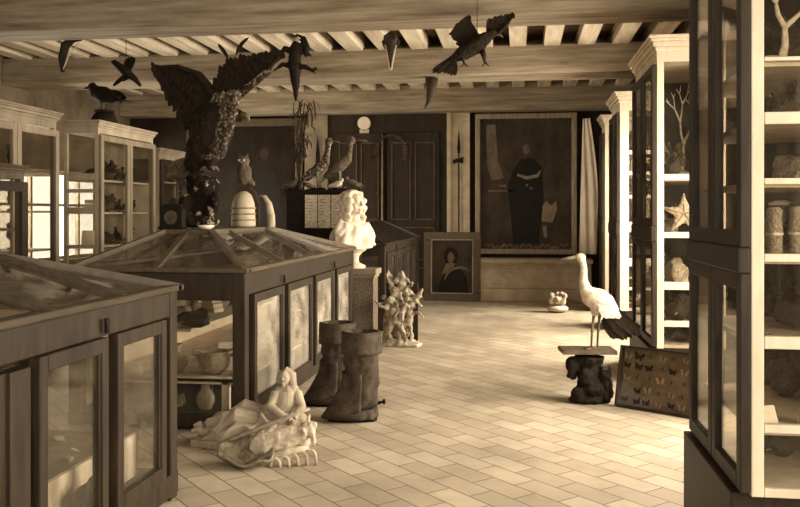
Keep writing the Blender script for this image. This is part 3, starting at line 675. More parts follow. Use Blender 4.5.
MB().tube([(.05, 0, .58), (.11, 0, .6), (.14, 0, .52), (.13, 0, .44)], [.028, .04, .038, .01], 10).tube([(-.02, .0, .64), (.05, 0, .655), (.12, 0, .62)], [.006, .012, .02], 8).obj('curled_tail', 'black', cr, True)
MB().tube([(.0, -.03, .6), (.05, -.045, .605), (.09, -.045, .57)], [.01, .02, .008], 8).obj('pale_jaw', 'bone', cr, True)
wire(cr, (.04, 0, .62), .975)
sk = thing('hanging_skull', 'long dark animal skull with pale pointed snout hanging from joists', 'skull', (-1.30, 8.62, 2.87))
MB().ell((0, 0, .31), (.075, .06, .09)).ell((-.045, -.035, .33), (.03, .03, .04)).ell((.045, -.035, .33), (.03, .03, .04)).tube([(0, -.0, .26), (0, -.02, .12), (0, -.02, .03)], [.06, .035, .014], 12).obj('cranium', 'hide', sk, True, remesh=.01, blur=2)
for sx in (-1, 1): MB().tube([(sx * .055, -.03, .26), (sx * .028, -.045, .12), (sx * .008, -.035, .0)], [.01, .012, .006], 8).obj('jaw_bone', 'bone', sk, True)
for sx in (-1, 1): MB().tube([(sx * .05, 0, .34), (sx * .085, 0, .3), (sx * .06, -.03, .22)], [.012, .014, .008], 8).obj('cheek_bone', 'hide', sk, True)
wire(sk, (0, 0, .39), .61)
fb = thing('hanging_bird', 'dark mottled bird of prey hanging in flight below the ceiling joists', 'bird', (-.40, 7.3, 2.83), (0, 0, 0)); fb.scale = (.9, .9, .9)
b = MB().tube([(-.2, 0, -.12), (-.08, 0, -.05), (.05, 0, .02), (.14, 0, .09), (.2, 0, .13)], [.03, .075, .085, .06, .03], 12).ell((.19, -.01, .12), (.05, .04, .04))
b.obj('body', 'feather_dark', fb, True, remesh=.012, blur=2, rough=(.01, 30))
b = MB(); arm = [V(.08, .07, .03), V(.0, .2, .06), V(-.06, .24, .1)]
fan(b, [V(.1, .06), V(.04, .17), V(-.02, .25)], [V(-.14, .04), V(-.22, .12), V(-.17, .2), V(-.06, .29)], .07, (0, 1, 0), .04, 12); b.obj('wing', 'feather_dark', fb)
b = MB(); fan(b, [V(.16, .08), V(.24, .14), V(.36, .28)], [V(.17, .26), V(.24, .29), V(.34, .3), V(.4, .3)], .06, (0, 1, 0), .04, 12); b.tube([V(.16, .08), V(.26, .13), V(.33, .2), V(.4, .3)], [.035, .03, .025, .008], 8, .6); b.obj('wing', 'feather_dark', fb)
b = MB(); fan(b, [V(-.12, -.05), V(-.16, -.12)], [V(-.4, -.23), V(-.3, -.24), V(-.16, -.26)], .05, (0, 1, 0), .03, 9); b.obj('tail', 'feather_dark', fb)
b = MB()
for x in (-.1, .1): b.tube([(x, -.02, -.04), (x + .03, -.05, -.16)], [.03, .012], 8).tube([(x + .03, -.05, -.16), (x + .07, -.06, -.2)], [.01, .003], 6).tube([(x + .03, -.05, -.16), (x - .01, -.06, -.2)], [.01, .003], 6)
b.obj('legs', 'beak_dark', fb, True)
MB().tube([(.23, -.01, .11), (.28, -.015, .1), (.295, -.015, .075)], [.018, .01, .001], 8).obj('beak', 'beak', fb, True)
wire(fb, (.05, 0, .09), .70)
o = tag(MB().tube([(.045, 0, .385), (.04, 0, .25), (.01, 0, .1), (-.05, 0, -.0)], [.085, .065, .035, .002], 14).obj('hanging_horn', 'hide', None, True), 'dark tapering horn hanging point down from the second beam', 'horn')
o.location = (-1.14, 10.72, 2.735)
lh = thing('hanging_bow', 'dark curved bow-like object hanging at upper left below the joists', 'bow', (-4.57, 8.2, 2.86))
MB().tube([(-.09, 0, 0), (-.1, 0, .14), (-.06, 0, .28), (.02, 0, .34), (.11, 0, .33)], [.03, .055, .07, .06, .02], 12, .5).obj('body', 'black', lh, True)
MB().tube([(-.08, -.01, .03), (-.02, -.02, .16), (.1, -.01, .31)], .006, 6).obj('cord', 'bone', lh)
wire(lh, (-.02, 0, .33), .61)
hb = thing('hanging_small_bird', 'small black bird with spread wings hanging left of the eagle', 'bird', (-3.97, 8.2, 2.83))
MB().tube([(-.16, 0, .13), (-.1, 0, .1), (0, 0, .02), (.1, 0, -.06), (.16, 0, -.13)], [.012, .035, .05, .03, .014], 10).ell((-.125, 0, .12), (.034, .028, .028)).obj('body', 'black', hb, True, remesh=.009, blur=2)
b = MB(); fan(b, [V(.03, .02), V(-.01, .05)], [V(.1, .16), V(.05, .18), V(.0, .14)], .05, (0, 1, 0), .03, 6); b.obj('wing', 'black', hb)
b = MB(); fan(b, [V(-.02, -.01), V(.04, -.03)], [V(-.14, -.13), V(-.1, -.07), V(-.02, -.06)], .045, (0, 1, 0), .03, 6); b.obj('wing', 'black', hb)
wire(hb, (0, 0, .06), .64)
eb = bird('stuffed crow-like bird on a mound on top of the grey cabinet', (-4.36, 8.5, 2.475), PI - .3, 1.25, 'black', pitch=15, neck=.03, legs=.06, bill=.07, tail=.2)
tag(MB().lathe([(.14, 2.374), (.13, 2.41), (.11, 2.45), (.095, 2.468), (0, 2.468)], 20, (-4.36, 8.5, 0)).jitter(.004, 20).obj('mound_base', 'very_dark', None, True), 'dark mound under the crow-like bird on the grey cabinet', 'base')
# ================================================================= the reclining stone figure, boots, bust, carvings
sf = thing('reclining_statue', 'small stone statue of a reclining woman leaning on one arm', 'statue', (-1.59, 5.02, 0), (0, 0, .03))
b = MB()                                            # head at +x, feet at -x, front towards -y
b.tube([V(.06, .13, .02), V(.14, .19, .02), V(.18, .26, .02), V(.185, .32, .02)], [.085, .07, .072, .06], 14)              # hips to chest
b.tube([V(.13, .315, .0), V(.19, .33, .01), V(.245, .315, .04)], [.035, .045, .035], 10)                                # shoulders
b.tube([V(.185, .33, .01), V(.18, .375, -.0)], [.026, .024], 10)
b.ell(V(.178, .405, -.018), (.033, .036, .045))
b.tube([V(.178, .418, -.050), V(.178, .398, -.064)], [.006, .0095], 8).ell(V(.178, .376, -.047), (.013, .010, .006), sub=2).ell(V(.178, .362, -.040), (.013, .012, .010), sub=2).ell(V(.163, .418, -.046), (.012, .008, .005), sub=2).ell(V(.193, .418, -.046), (.012, .008, .005), sub=2)
b.tube([V(.17, .445, .02), V(.213, .415, .02), V(.222, .35, .015), V(.235, .29, .01)], [.03, .035, .028, .014], 10).tube([V(.155, .44, .02), V(.140, .39, .02), (.138, .30, .02)], [.025, .024, .012], 10)   # hair
b.tube([V(.13, .315, -.01), V(.105, .24, -.06), V(.19, .195, -.10), V(.245, .18, -.11)], [.034, .030, .024, .018], 10)      # near arm
b.tube([V(.245, .31, .03), V(.285, .23, -.01), V(.25, .18, -.08)], [.034, .03, .02], 10)                                 # far arm
for q in range(4): b.tube([V(.24 + .006 * q, .185 - .008 * q, -.105 - .006 * q), V(.275, .165 - .011 * q, -.115)], [.008, .005], 6)
b.tube([V(.06, .13, -.03), V(-.10, .17, -.06), V(-.20, .10, -.04), V(-.32, .06, -.03)], [.08, .062, .045, .026], 12)       # near leg
b.tube([V(.05, .13, .05), V(-.08, .20, .05), V(-.22, .11, .04), V(-.33, .07, .04)], [.08, .06, .045, .026], 12)          # far leg
b.tube([V(-.31, .06, -.03), V(-.36, .085, -.035), V(-.39, .075, -.05)], [.026, .022, .012], 8).tube([V(-.32, .07, .04), V(-.37, .10, .03), V(-.4, .09, .015)], [.026, .022, .012], 8)
b.obj('figure', 'stone_statue', sf, True, remesh=.0042, blur=1)
def drape(u, v):
    x = -.31 + .45 * u; k = math.sin(min(1, u / .62) * PI / 2)
    w = .075 + .075 * k; top = .085 + .105 * k + .015 * math.sin(u * 8)
    a = v * PI; cy, cz = -math.cos(a), math.sin(a) ** .8
    f = 1 + .17 * (.55 - abs(math.sin(v * 11 + u * 4 + 1.2 * math.sin(u * 8)))) + .09 * (.5 - abs(math.sin(v * 7 - u * 11)))
    return Vector((x + .03 * math.sin(v * 7), cy * w * f * (1.25 - .25 * cz) - .01, max(.03, .03 + top * cz * f)))
MB().grid(drape, 90, 110).obj('drapery', 'stone_statue', sf, True)
b = MB().prism([(-.38, -.12, 0), (-.2, -.19, 0), (.2, -.2, 0), (.34, -.1, 0), (.34, .13, 0), (-.1, .19, 0), (-.36, .12, 0)], (0, 0, .045)); b.jitter(.012, 8)
b.obj('base', 'stone_statue', sf, bevel=.01)
b = MB().ell(V(.275, .10, -.10), (.04, .035, .042)).ell(V(.27, .06, -.12), (.028, .026, .02)); b.obj('skull', 'stone_statue', sf, True, remesh=.008, blur=1)
for k, (x, z) in enumerate(((.262, .105), (.286, .105))): MB().ell(V(x, z, -.134), .009, sub=2).obj('eye_socket', 'very_dark', sf, True)
b = MB().tube([V(.12, .05, .1), V(.24, .09, .12), V(.32, .05, .05)], [.07, .08, .05], 12); b.obj('rock', 'stone_statue', sf, True, rough=(.015, 20), remesh=.012)

rod = tag(MB().tube([(-.28, 0, .045), (-.08, 0, .13), (.1, .0, .205), (.27, .0, .275)], [.020, .026, .024, .014], 10, .55).obj('carved_rod', 'bone', None, True), 'long pale carved rod sloping across the front of the reclining statue', 'rod')
rod.location = (-1.47, 4.79, 0)
# large spiny shell lying on the floor
sh = thing('giant_shell', 'giant pale seashell with a dark open mouth lying before the statue', 'shell', (-1.36, 4.62, 0), (0, 0, .1))
b = MB()
b.tube([(-.13, .02, .09), (-.05, .02, .11), (.06, .03, .13), (.14, .04, .155), (.2, .05, .19)], [.05, .08, .078, .055, .03], 18)
for k in range(9):
    a = k * 1.25; x = .10 + .012 * k; c = Vector((x, .04, .14 + .006 * k)); d = Vector((.35, math.sin(a), math.cos(a)))
    b.tube([c, c + d * .06, c + d * .105], [.03, .016, .002], 8)
b.tube([(.17, .05, .175), (.235, .05, .215)], [.034, .012], 8).tube([(.18, .05, .18), (.21, .02, .235)], [.02, .003], 8)
b.obj('whorl', 'pale', sh, True, remesh=.007, blur=1, rough=(.008, 28))
def scoop(u, v):
    a = u * 2 * PI; r = v
    x = -.15 + .165 * r * math.cos(a); y = -.05 + .10 * r * math.sin(a) - .04 * r * math.cos(a)
    z = .012 + .07 * r * r + .04 * r * math.sin(a) + .012 * r * math.sin(a * 5)
    return Vector((x, y, max(.006, z)))
MB().grid(scoop, 48, 10).obj('mouth', 'shell_mid', sh, True, solid=.012)
b = MB()
for k in range(5):
    x = .02 + k * .048; z0 = .014 * k; pts = [(x - .024 * math.cos(q / 8 * PI), -.062 + .012 * k, .015 + z0 * .6 + .034 * math.sin(q / 8 * PI)) for q in range(9)]
    b.tube([(pts[0][0] - .004, pts[0][1], .0)] + pts + [(pts[-1][0] + .004, pts[-1][1], .0)], .0085, 8)
b.tube([(-.02, -.05, .055), (.08, -.035, .075), (.2, -.01, .10)], [.02, .022, .016], 8)
b.obj('looped_lip', 'pale', sh, True)

# the two old riding boots
def boot(label, x, y, rz):
    t = thing('riding_boot', label, 'boot', (x, y, 0), (0, 0, rz))
    def shaft(u, v):                                # toe towards -x
        z = .585 * v; a = u * 2 * PI
        if z > .44: r = .118 + .006 * math.sin((z - .44) * 20)
        else: r = .100 + .012 * (z / .44)
        c = 0.02
        ext = max(0, (.24 - z) / .24)
        rr = r * (1 + .05 * math.sin(3 * a + z * 11) * (1 - v))
        X = c + rr * math.cos(a); Y = rr * math.sin(a) * .9
        if math.cos(a) < 0: X -= ext ** 1.5 * .17 * (-math.cos(a)) ** .8; Y *= (1 - .28 * ext * (-math.cos(a)))
        n_ = noise.noise(Vector((math.cos(a) * 2, math.sin(a) * 2, z * 11))) * .018 + .006 * noise.noise(Vector((math.cos(a) * 6, math.sin(a) * 6, z * 30))) + .007 * math.sin(z * 46 + 2 * math.cos(a)) * (1 if z < .22 else .25)
        X += n_ * math.cos(a); Y += n_ * math.sin(a)
        return Vector((X, Y, .02 + z))
    MB().grid(shaft, 48, 44).obj('shaft', 'leather', t, True, solid=.014)
    b = MB()
    def cuff(u, v):
        a = u * 2 * PI; return Vector((.02 + (.132 - .004 * v + .004 * math.sin(2 * a)) * math.cos(a), (.124 - .004 * v) * math.sin(a), .455 + .145 * v))
    b.grid(cuff, 40, 6).obj('cuff', 'leather', t, True, solid=.016)
    pts = [(-.21, .0), (-.19, .045), (-.1, .07), (0, .075), (.1, .07), (.125, .03), (.125, -.03), (.1, -.07), (0, -.075), (-.1, -.07), (-.19, -.045)]
    MB().prism([(a_, b_, 0) for a_, b_ in pts], (0, 0, .028)).obj('sole', 'leather_in', t, bevel=.004)
    MB().tube([(-.075, .0, .2), (-.1, -.06, .13), (-.03, -.1, .09), (.08, -.085, .1), (.125, 0, .11), (.08, .085, .1), (-.03, .1, .09), (-.1, .06, .13), (-.075, 0, .2)], .011, 8).obj('spur_strap', 'leather_in', t, True)
    def flap(u, v):                                 # the gaiter flap that flares over the instep
        a = PI * (.62 + .86 * u); z = .06 + .25 * v - .05 * math.sin(u * PI) * (1 - v); ext = max(0, (.26 - z) / .26)
        r = .128 + .02 * ext; X = .02 + r * math.cos(a) - ext ** 1.4 * .13 * max(0, -math.cos(a)); Y = r * math.sin(a) * (.95 - .1 * ext)
        return Vector((X, Y, .02 + z))
    MB().grid(flap, 26, 12).obj('gaiter_flap', 'leather', t, True, solid=.01)
    MB().lathe([(.085, .04), (.09, .05), (.0, .05)], 20, (.02, 0, 0)).obj('lining', 'leather_in', t)
    MB().tube([(.12, 0, .11), (.17, 0, .12)], [.014, .008], 8).ell((.175, 0, .12), (.012, .02, .02), sub=2).obj('spur', 'iron', t, True)
    return t
boot('tall old leather riding boot with wide cuff, farther of the pair, against the case', -1.34, 6.12, .3)
boot('tall old leather riding boot with wide cuff, nearer of the pair, beside statue', -1.08, 5.68, .28)

# pedestal and marble bust
pd = thing('stone_pedestal', 'square speckled stone pedestal under the white bust', 'pedestal', (-1.72, 9.28, 0))
MB().box(-.15, .15, -.15, .15, .08, .70).obj('shaft', 'stone', pd, bevel=.008)
MB().box(-.17, .17, -.17, .17, 0, .08).obj('foot', 'stone', pd, bevel=.01)
MB().box(-.165, .165, -.165, .165, .70, .735).box(-.185, .185, -.185, .185, .735, .80).obj('cap', 'plaster', pd, bevel=.01)
bu = thing('marble_bust', 'white marble bust of a man in a wig on the pedestal', 'bust', (-1.82, 9.28, .80), (0, 0, .95)); bu.scale = (1.1, 1.1, .99)
b = MB()                                            # faces -y in its own space
b.tube([V(-.22, .34), V(-.12, .43), V(0, .45), V(.12, .43), V(.22, .34)], [.06, .10, .115, .10, .06], 14)
b.ell((0, -.01, .36), (.20, .125, .14)).ell((0, -.03, .26), (.15, .11, .10)).ell((0, 0, .19), (.09, .08, .06))
b.tube([(0, .01, .46), (0, -.005, .56), (0, -.01, .62)], [.075, .062, .06], 14)
b.ell((0, -.02, .715), (.082, .098, .125)).ell((0, -.055, .63), (.045, .05, .035)).ell((0, .03, .76), (.088, .09, .09))
b.obj('torso', 'plaster_cast', bu, True, remesh=.012, blur=3)
b = MB().tube([(0, -.108, .755), (0, -.133, .705), (0, -.128, .692)], [.012, .018, .016], 10)   # nose
b.ell((-.036, -.098, .758), (.03, .016, .010)).ell((.036, -.098, .758), (.03, .016, .010))      # brows
b.ell((-.034, -.098, .735), (.017, .012, .010)).ell((.034, -.098, .735), (.017, .012, .010))
b.ell((0, -.110, .665), (.026, .014, .007)).ell((0, -.108, .653), (.022, .014, .007)).ell((0, -.098, .622), (.03, .022, .02)).ell((-.05, -.075, .69), (.025, .03, .03)).ell((.05, -.075, .69), (.025, .03, .03))
b.ell((0, -.055, .70), (.072, .055, .095)); b.obj('face', 'plaster_cast', bu, True, remesh=.006, blur=2)
b = MB()
for sx in (-1, 1):
    for k in range(14):
        z = .83 - k * .026; y = -.045 + .03 * math.sin(k * 1.7); r = .036 + .006 * math.sin(k * 2.3)
        b.ell((sx * (.07 + .028 * min(1, k / 4)), y + .03, z), (r, r * 1.2, r), sub=2).ell((sx * (.075 + .028 * min(1, k / 4)), y + .09, z), r, sub=2)
for k in range(9):
    a = k / 8 * PI; b.ell((.085 * math.cos(a), .02, .80 + .05 * math.sin(a)), (.04, .06, .035), sub=2)
b.ell((0, .09, .72), (.09, .06, .12)); b.obj('wig', 'plaster_cast', bu, True, remesh=.011, blur=1)
def cloak(u, v):
    a = -2.9 + u * 5.1; r = .155 + .1 * v
    f = .014 * math.sin(u * 24 + v * 6) * (.4 + v) + .008 * math.sin(u * 53)
    return Vector(((r + f) * math.sin(a) * (1.12 - .25 * max(0, v - .6)), -(.115 + .05 * v + f) * math.cos(a) * .95, .50 - .26 * v - .03 * math.cos(a * 2 + .8) - .02 * math.sin(a)))
MB().grid(cloak, 80, 16).obj('cloak', 'plaster_cast', bu, True, solid=.02)
MB().lathe([(.12, 0), (.12, .03), (.1, .04), (.06, .06), (.05, .1), (.06, .14), (.085, .17), (.07, .2), (0, .2)], 28).obj('socle', 'plaster_cast', bu, True)

# the tangled carved group on the floor
cg = thing('carved_figure_group', 'pale weathered carving of tangled small figures standing on the floor', 'carving', (-1.24, 8.95, 0), (0, 0, -.1))
b = MB()
def putto(x, y, z, s, lean, arm_a):
    P0 = Vector((x, y, z)); up = Vector((math.sin(lean), 0, math.cos(lean))); sd = Vector((math.cos(lean), 0, -math.sin(lean)))
    q = lambda a, c, d=0: P0 + (sd * a + up * c) * s + Vector((0, d * s, 0))
    b.tube([q(0, 0), q(0, .15), q(0, .3)], [.085 * s, .075 * s, .085 * s], 10).ell(q(0, .46, -.03), .085 * s, sub=2)
    b.tube([q(-.09, .3), q(-.2, .3 + .12 * arm_a, -.08), q(-.3, .34 + .25 * arm_a, -.1)], [.04 * s, .035 * s, .025 * s], 8)
    b.tube([q(.09, .3), q(.22, .3 - .1 * arm_a, -.08), q(.32, .3 + .1 * arm_a, -.1)], [.04 * s, .035 * s, .025 * s], 8)
    b.tube([q(-.05, .02), q(-.12, -.18, -.08), q(-.08, -.38, -.02)], [.06 * s, .045 * s, .03 * s], 8)
    b.tube([q(.05, .02), q(.16, -.14, -.1), q(.2, -.34, -.04)], [.06 * s, .045 * s, .03 * s], 8)
for a in ((-.06, -.05, .24, .55, -.15, .6), (.07, -.02, .22, .5, .25, -.4), (-.08, 0, .5, .42, .2, 1), (.09, .0, .50, .42, -.5, .5), (-.02, .03, .56, .40, 0, -.8), (.02, -.08, .36, .36, .5, .9), (-.12, .0, .36, .36, -.4, .2)): putto(*a)
b.tube([(-.16, 0, .04), (-.17, .02, .3), (-.1, .03, .55), (-.12, .0, .74), (-.14, -.02, .8)], [.05, .03, .03, .025, .008], 8)
b.tube([(.1, 0, .5), (.2, -.02, .54), (.24, -.03, .62)], [.04, .035, .012], 8).tube([(.0, .02, .6), (.02, 0, .74), (.0, 0, .8)], [.05, .03, .01], 8)
b.tube([(-.19, -.03, .03), (0, -.06, .03), (.2, -.02, .03)], [.04, .06, .035], 10)
b.ell((-.02, .03, .3), (.14, .06, .27)).ell((.03, .03, .5), (.12, .05, .12))
b.obj('figures', 'stone_dirty', cg, True, remesh=.011, blur=1, rough=(.012, 22))
MB().prism([(-.2, -.12, 0), (.2, -.11, 0), (.22, .06, 0), (-.18, .08, 0)], (0, 0, .035)).obj('base', 'stone_dirty', cg, bevel=.01)
MB().box(-.17, .17, .04, .07, .03, .66).obj('back_slab', 'mineral_dark', cg)

# the lump of carved stone on a white pad, far down the room
pdn = thing('white_pad', 'low white round pad on the floor near the bench', 'pad', (.545, 12.3, 0))
MB().ell((0, 0, .055), (.15, .14, .055)).obj('cushion', 'cloth', pdn, True)
o = MB(); o.box(-.11, .11, -.09, .09, 0, .08)
for k in range(16): o.ell((rnd.uniform(-.11, .1), rnd.uniform(-.09, .07), rnd.uniform(.03, .15)), rnd.uniform(.03, .05), sub=2)
tag(o.obj('carved_capital', 'stone_dirty', None, True, remesh=.014, rough=(.01, 25)), 'rough carved stone fragment sitting on the white pad', 'carving').location = (.545, 12.3, .118)

# ================================================================= pictures and wall things
def disc(mb, cx, cz, rx, rz, y, n=24, a0=0, a1=2 * PI):
    return mb.poly([(cx + rx * math.cos(a0 + (a1 - a0) * k / n), y, cz + rz * math.sin(a0 + (a1 - a0) * k / n)) for k in range(n)])
def frame(mb, x0, x1, z0, z1, w, y0, y1):
    for (a, c, e, g) in ((x0, x1, z0, z0 + w), (x0, x1, z1 - w, z1), (x0, x0 + w, z0 + w, z1 - w), (x1 - w, x1, z0 + w, z1 - w)): mb.box(a, c, y0, y1, e, g)
    return mb
# the leaning portrait
pt = thing('framed_portrait', 'dark oil portrait in carved dull gilt frame leaning by the bench', 'painting', (-1.07, 13.64, 0), (-.05, 0, -.03))
frame(MB(), -.46, .46, 0, 1.11, .13, 0, .05).obj('outer_frame', 'gilt', pt, bevel=.012)
frame(MB(), -.345, .345, .115, .995, .02, -.012, .03).obj('inner_frame', 'gilt_light', pt, bevel=.004)
cv = MB().box(-.34, .34, .015, .03, .12, .99).obj('canvas', 'canvas_dark', pt)
b = MB(); b.poly([(-.24, .012, .14), (.26, .012, .14), (.24, .012, .38), (.12, .012, .56), (-.02, .012, .60), (-.14, .012, .48)]); disc(b, -.02, .71, .115, .16, .0121); b.obj('dark_figure', 'paint_black', cv)
b = MB(); disc(b, -.02, .70, .055, .085, .010); b.obj('face', 'paint_mid', cv); b = MB(); b.poly([(-.10, .0112, .60), (-.02, .0112, .62), (.06, .0112, .60), (.0, .0112, .52), (-.1, .0112, .45), (-.17, .0112, .42)]); b.obj('collar', 'paint_mid', cv)
b = MB(); pts = [(.18 - .25 * math.cos(a) - .0, .0, .30 + .24 * math.sin(a)) for a in [.15 + k * .16 for k in range(14)]]
b.tube([(x - .05, .011, z) for x, _, z in pts], [.008 + .014 * math.sin(k / 13 * PI) for k in range(14)], 8, .1, (0, 1, 0)); b.obj('pale_sash', 'paint_mid', cv)
# the great painting over the bench
gp = thing('large_painting', 'huge dark painting of a standing robed figure above the stepped bench', 'painting', (.11, 14.36, .70))
frame(MB(), -.84, .84, .03, 2.38, .085, -.06, .03).obj('frame', 'gilt_light', gp, bevel=.012)
cv = MB().box(-.76, .76, -.01, .02, .1, 2.3).obj('canvas', 'canvas_dark', gp)
Yp = -.012
b = MB(); b.poly([(-.20, Yp, .2), (.22, Yp, .2), (.30, Yp, 1.0), (.26, Yp, 1.50), (.10, Yp, 1.64), (-.08, Yp, 1.62), (-.22, Yp, 1.42), (-.30, Yp, 1.15)]); b.obj('robed_figure', 'paint_black', cv)
b = MB(); disc(b, .01, 1.78, .055, .085, Yp - .001); b.obj('face', 'paint_mid', cv)
b = MB(); b.tube([(-.14, Yp, 1.36), (.02, Yp, 1.30), (.2, Yp, 1.34), (.24, Yp, 1.42)], [.02, .03, .028, .015], 8, .1, (0, 1, 0)); disc(b, .02, 1.18, .02, .018, Yp - .001); disc(b, .09, 1.13, .018, .02, Yp - .001); b.obj('folded_arms', 'paint_skin', cv)
b = MB(); b.poly([(-.66, Yp, 2.2), (-.50, Yp, 2.2), (-.46, Yp, 1.6), (-.36, Yp, 1.3), (-.56, Yp, 1.26), (-.64, Yp, 1.5)]); b.obj('painted_curtain', 'paint_mid', cv)
b = MB(); b.poly([(-.62, Yp, 1.10), (-.22, Yp, 1.10), (-.22, Yp, 1.075), (-.62, Yp, 1.075)]).poly([(-.48, Yp, 1.17), (-.30, Yp, 1.14), (-.34, Yp, 1.2)]); b.obj('painted_table', 'paint_mid', cv)
b = MB(); b.poly([(.26, Yp, .58), (.44, Yp, .56), (.52, Yp, .78), (.50, Yp, .92), (.42, Yp, .84), (.34, Yp, .92), (.28, Yp, .84)]); b.poly([(.30, Yp, .32), (.36, Yp, .3), (.34, Yp, .5), (.28, Yp, .5)]); b.obj('painted_cloth', 'paint_skin', cv)
b = MB(); b.tube([(-.70 + k * .035, Yp - .003, .16 + .035 * math.sin(k * 2.1) + .02 * math.sin(k * .7)) for k in range(41)], [.012 + .012 * abs(math.sin(k * 1.3)) for k in range(41)], 6, .1, (0, 1, 0)); b.obj('painted_objects', 'paint_mid', cv)
# the dark painting at left
lp = thing('dark_painting', 'large very dark painting in moulded frame behind the eagle', 'painting', (-4.75, 14.36, 1.0))
frame(MB(), -1.05, 1.05, .0, 2.06, .13, -.07, .03).obj('frame', 'mid_wood_h', lp, bevel=.014)
cv = MB().box(-.94, .94, -.01, .02, .12, 1.95).obj('canvas', 'canvas_black', lp)
b = MB(); disc(b, .35, 1.45, .08, .11, -.012); b.obj('dim_face', 'paint_dim', cv)
b = MB(); b.poly([(.1, -.012, .2), (.7, -.012, .2), (.6, -.012, 1.0), (.35, -.012, 1.32), (.2, -.012, 1.0)]); b.obj('dim_figure', 'paint_black', cv)
# pikes, white ornament, drape
pk = thing('wall_mounted_halberd', 'dark halberd fixed upright on the pale pilaster beside the door', 'halberd', (-1.0, 14.255, 1.0))
MB().tube([(0, 0, 0), (0, 0, 1.5)], .012, 8).obj('shaft', 'very_dark', pk)
MB().prism([(-.02, -.006, 1.42), (.02, -.006, 1.42), (.03, -.006, 1.5), (0, -.006, 1.85), (-.03, -.006, 1.5)], (0, .012, 0)).obj('spike', 'iron', pk)
MB().prism([(-.10, -.006, 1.30), (-.09, -.006, 1.24), (0, -.006, 1.27), (.07, -.006, 1.24), (.08, -.006, 1.36), (.0, -.006, 1.33), (-.05, -.006, 1.33)], (0, .012, 0)).obj('axe_blade', 'iron', pk)
pk = thing('wall_mounted_pike', 'dark pike head on the pilaster left of the door', 'pike', (-3.42, 14.255, 1.6))
MB().tube([(0, 0, 0), (0, 0, .6)], .016, 8).obj('shaft', 'very_dark', pk)
MB().prism([(-.04, -.006, .6), (.04, -.006, .6), (.035, -.006, .85), (0, -.006, 1.15), (-.035, -.006, .85)], (0, .012, 0)).obj('spike', 'iron', pk)
wd = thing('wall_mounted_medallion', 'small round white medallion above a pale label on the dark wall', 'medallion', (-2.62, 14.27, 2.76))
MB().tube([(0, .06, .19), (0, 0, .19)], .11, 24).obj('round_face', 'paper', wd)
MB().box(-.08, .08, .03, .05, -.02, .085).obj('label_card', 'cream', wd)
MB().box(-.03, .03, .02, .06, .07, .1).obj('bracket', 'brass', wd)
ws = thing('wall_mounted_wreath', 'dim arched wreath hanging on the dark door panels', 'wreath', (-2.16, 14.24, 2.35))
b = MB()
for k in range(22):
    a = -.5 + k / 21 * (PI + 1.0); c = (.2 * math.cos(a), 0, .12 + .24 * math.sin(a)); b.feather(c, (c[0] * 1.5, -.02, c[2] + .06 * math.sin(a) - .02), .05, (0, 1, 0), .1)
b.obj('leaves', 'plant', ws)
dr = MB().grid(lambda u, v: Vector((.97 + .06 * v + u * (.10 + .17 * math.sin(min(1, (1 - v) * 1.5) * PI / 2)), 14.12 + .016 * math.sin(u * 13 + v * 4) - .12 * u, .75 + 2.2 * v)), 40, 30).obj('hanging_drape', 'cloth', None, True, solid=.006)
tag(dr, 'white cloth drape hanging in folds to the right of the large painting', 'drape')

# ================================================================= the butterfly case and its butterflies
bc = thing('butterfly_case', 'shallow framed case of pinned butterflies leaning on the brick floor', 'display box', (.70, 6.36, .004), (-.22, 0, -.60))
Wb, Hb = .72, .44
frame(MB(), 0, Wb, 0, Hb, .016, -.03, .03).obj('frame', 'dark_wood_h', bc, bevel=.003)
MB().box(.005, Wb - .005, .015, .028, .005, Hb - .005).obj('backing', 'case_back', bc)
MB().box(.01, Wb - .01, -.022, -.02, .01, Hb - .01).obj('glass', 'glass_weak', bc)
MB().bar((.36, .03, .40), (.36, .13, .045), .03, .015).obj('prop', 'dark_wood', bc)
bpy.context.view_layer.update()
bcm = bc.matrix_world.copy()
def butterfly_meshes():
    out = []
    for m in ('butter_dark', 'butter_mid', 'butter_pale'):
        w = MB()
        for sx in (-1, 1):
            w.poly([(0, 0, .004), (sx * .022, -.003, .026), (sx * .034, -.004, .020), (sx * .028, -.003, .002), (0, 0, -.002)])
            w.poly([(0, 0, 0), (sx * .026, -.003, .0), (sx * .024, -.003, -.016), (sx * .010, -.002, -.022), (0, 0, -.006)])
        out.append((w, m))
    return out
protos = []
for w, m in butterfly_meshes():
    t = thing('butterfly', '', 'butterfly'); w.obj('wings', m, t)
    b = MB().tube([(0, -.004, .014), (0, -.004, 0), (0, -.004, -.016)], [.002, .003, .0015], 6)
    for sx in (-1, 1): b.tube([(0, -.004, .014), (sx * .008, -.004, .026)], .0006, 4)
    b.obj('body', 'very_dark', t)
    KIDS[t.name] = children(t); protos.append([t, False])
LOOK = ['dark', 'tawny', 'pale']
ROWN = ['top', 'second', 'third', 'fourth', 'bottom']
BIG = {(1, 1): 1.1, (0, 1): 1.3, (0, 6): 1.3}
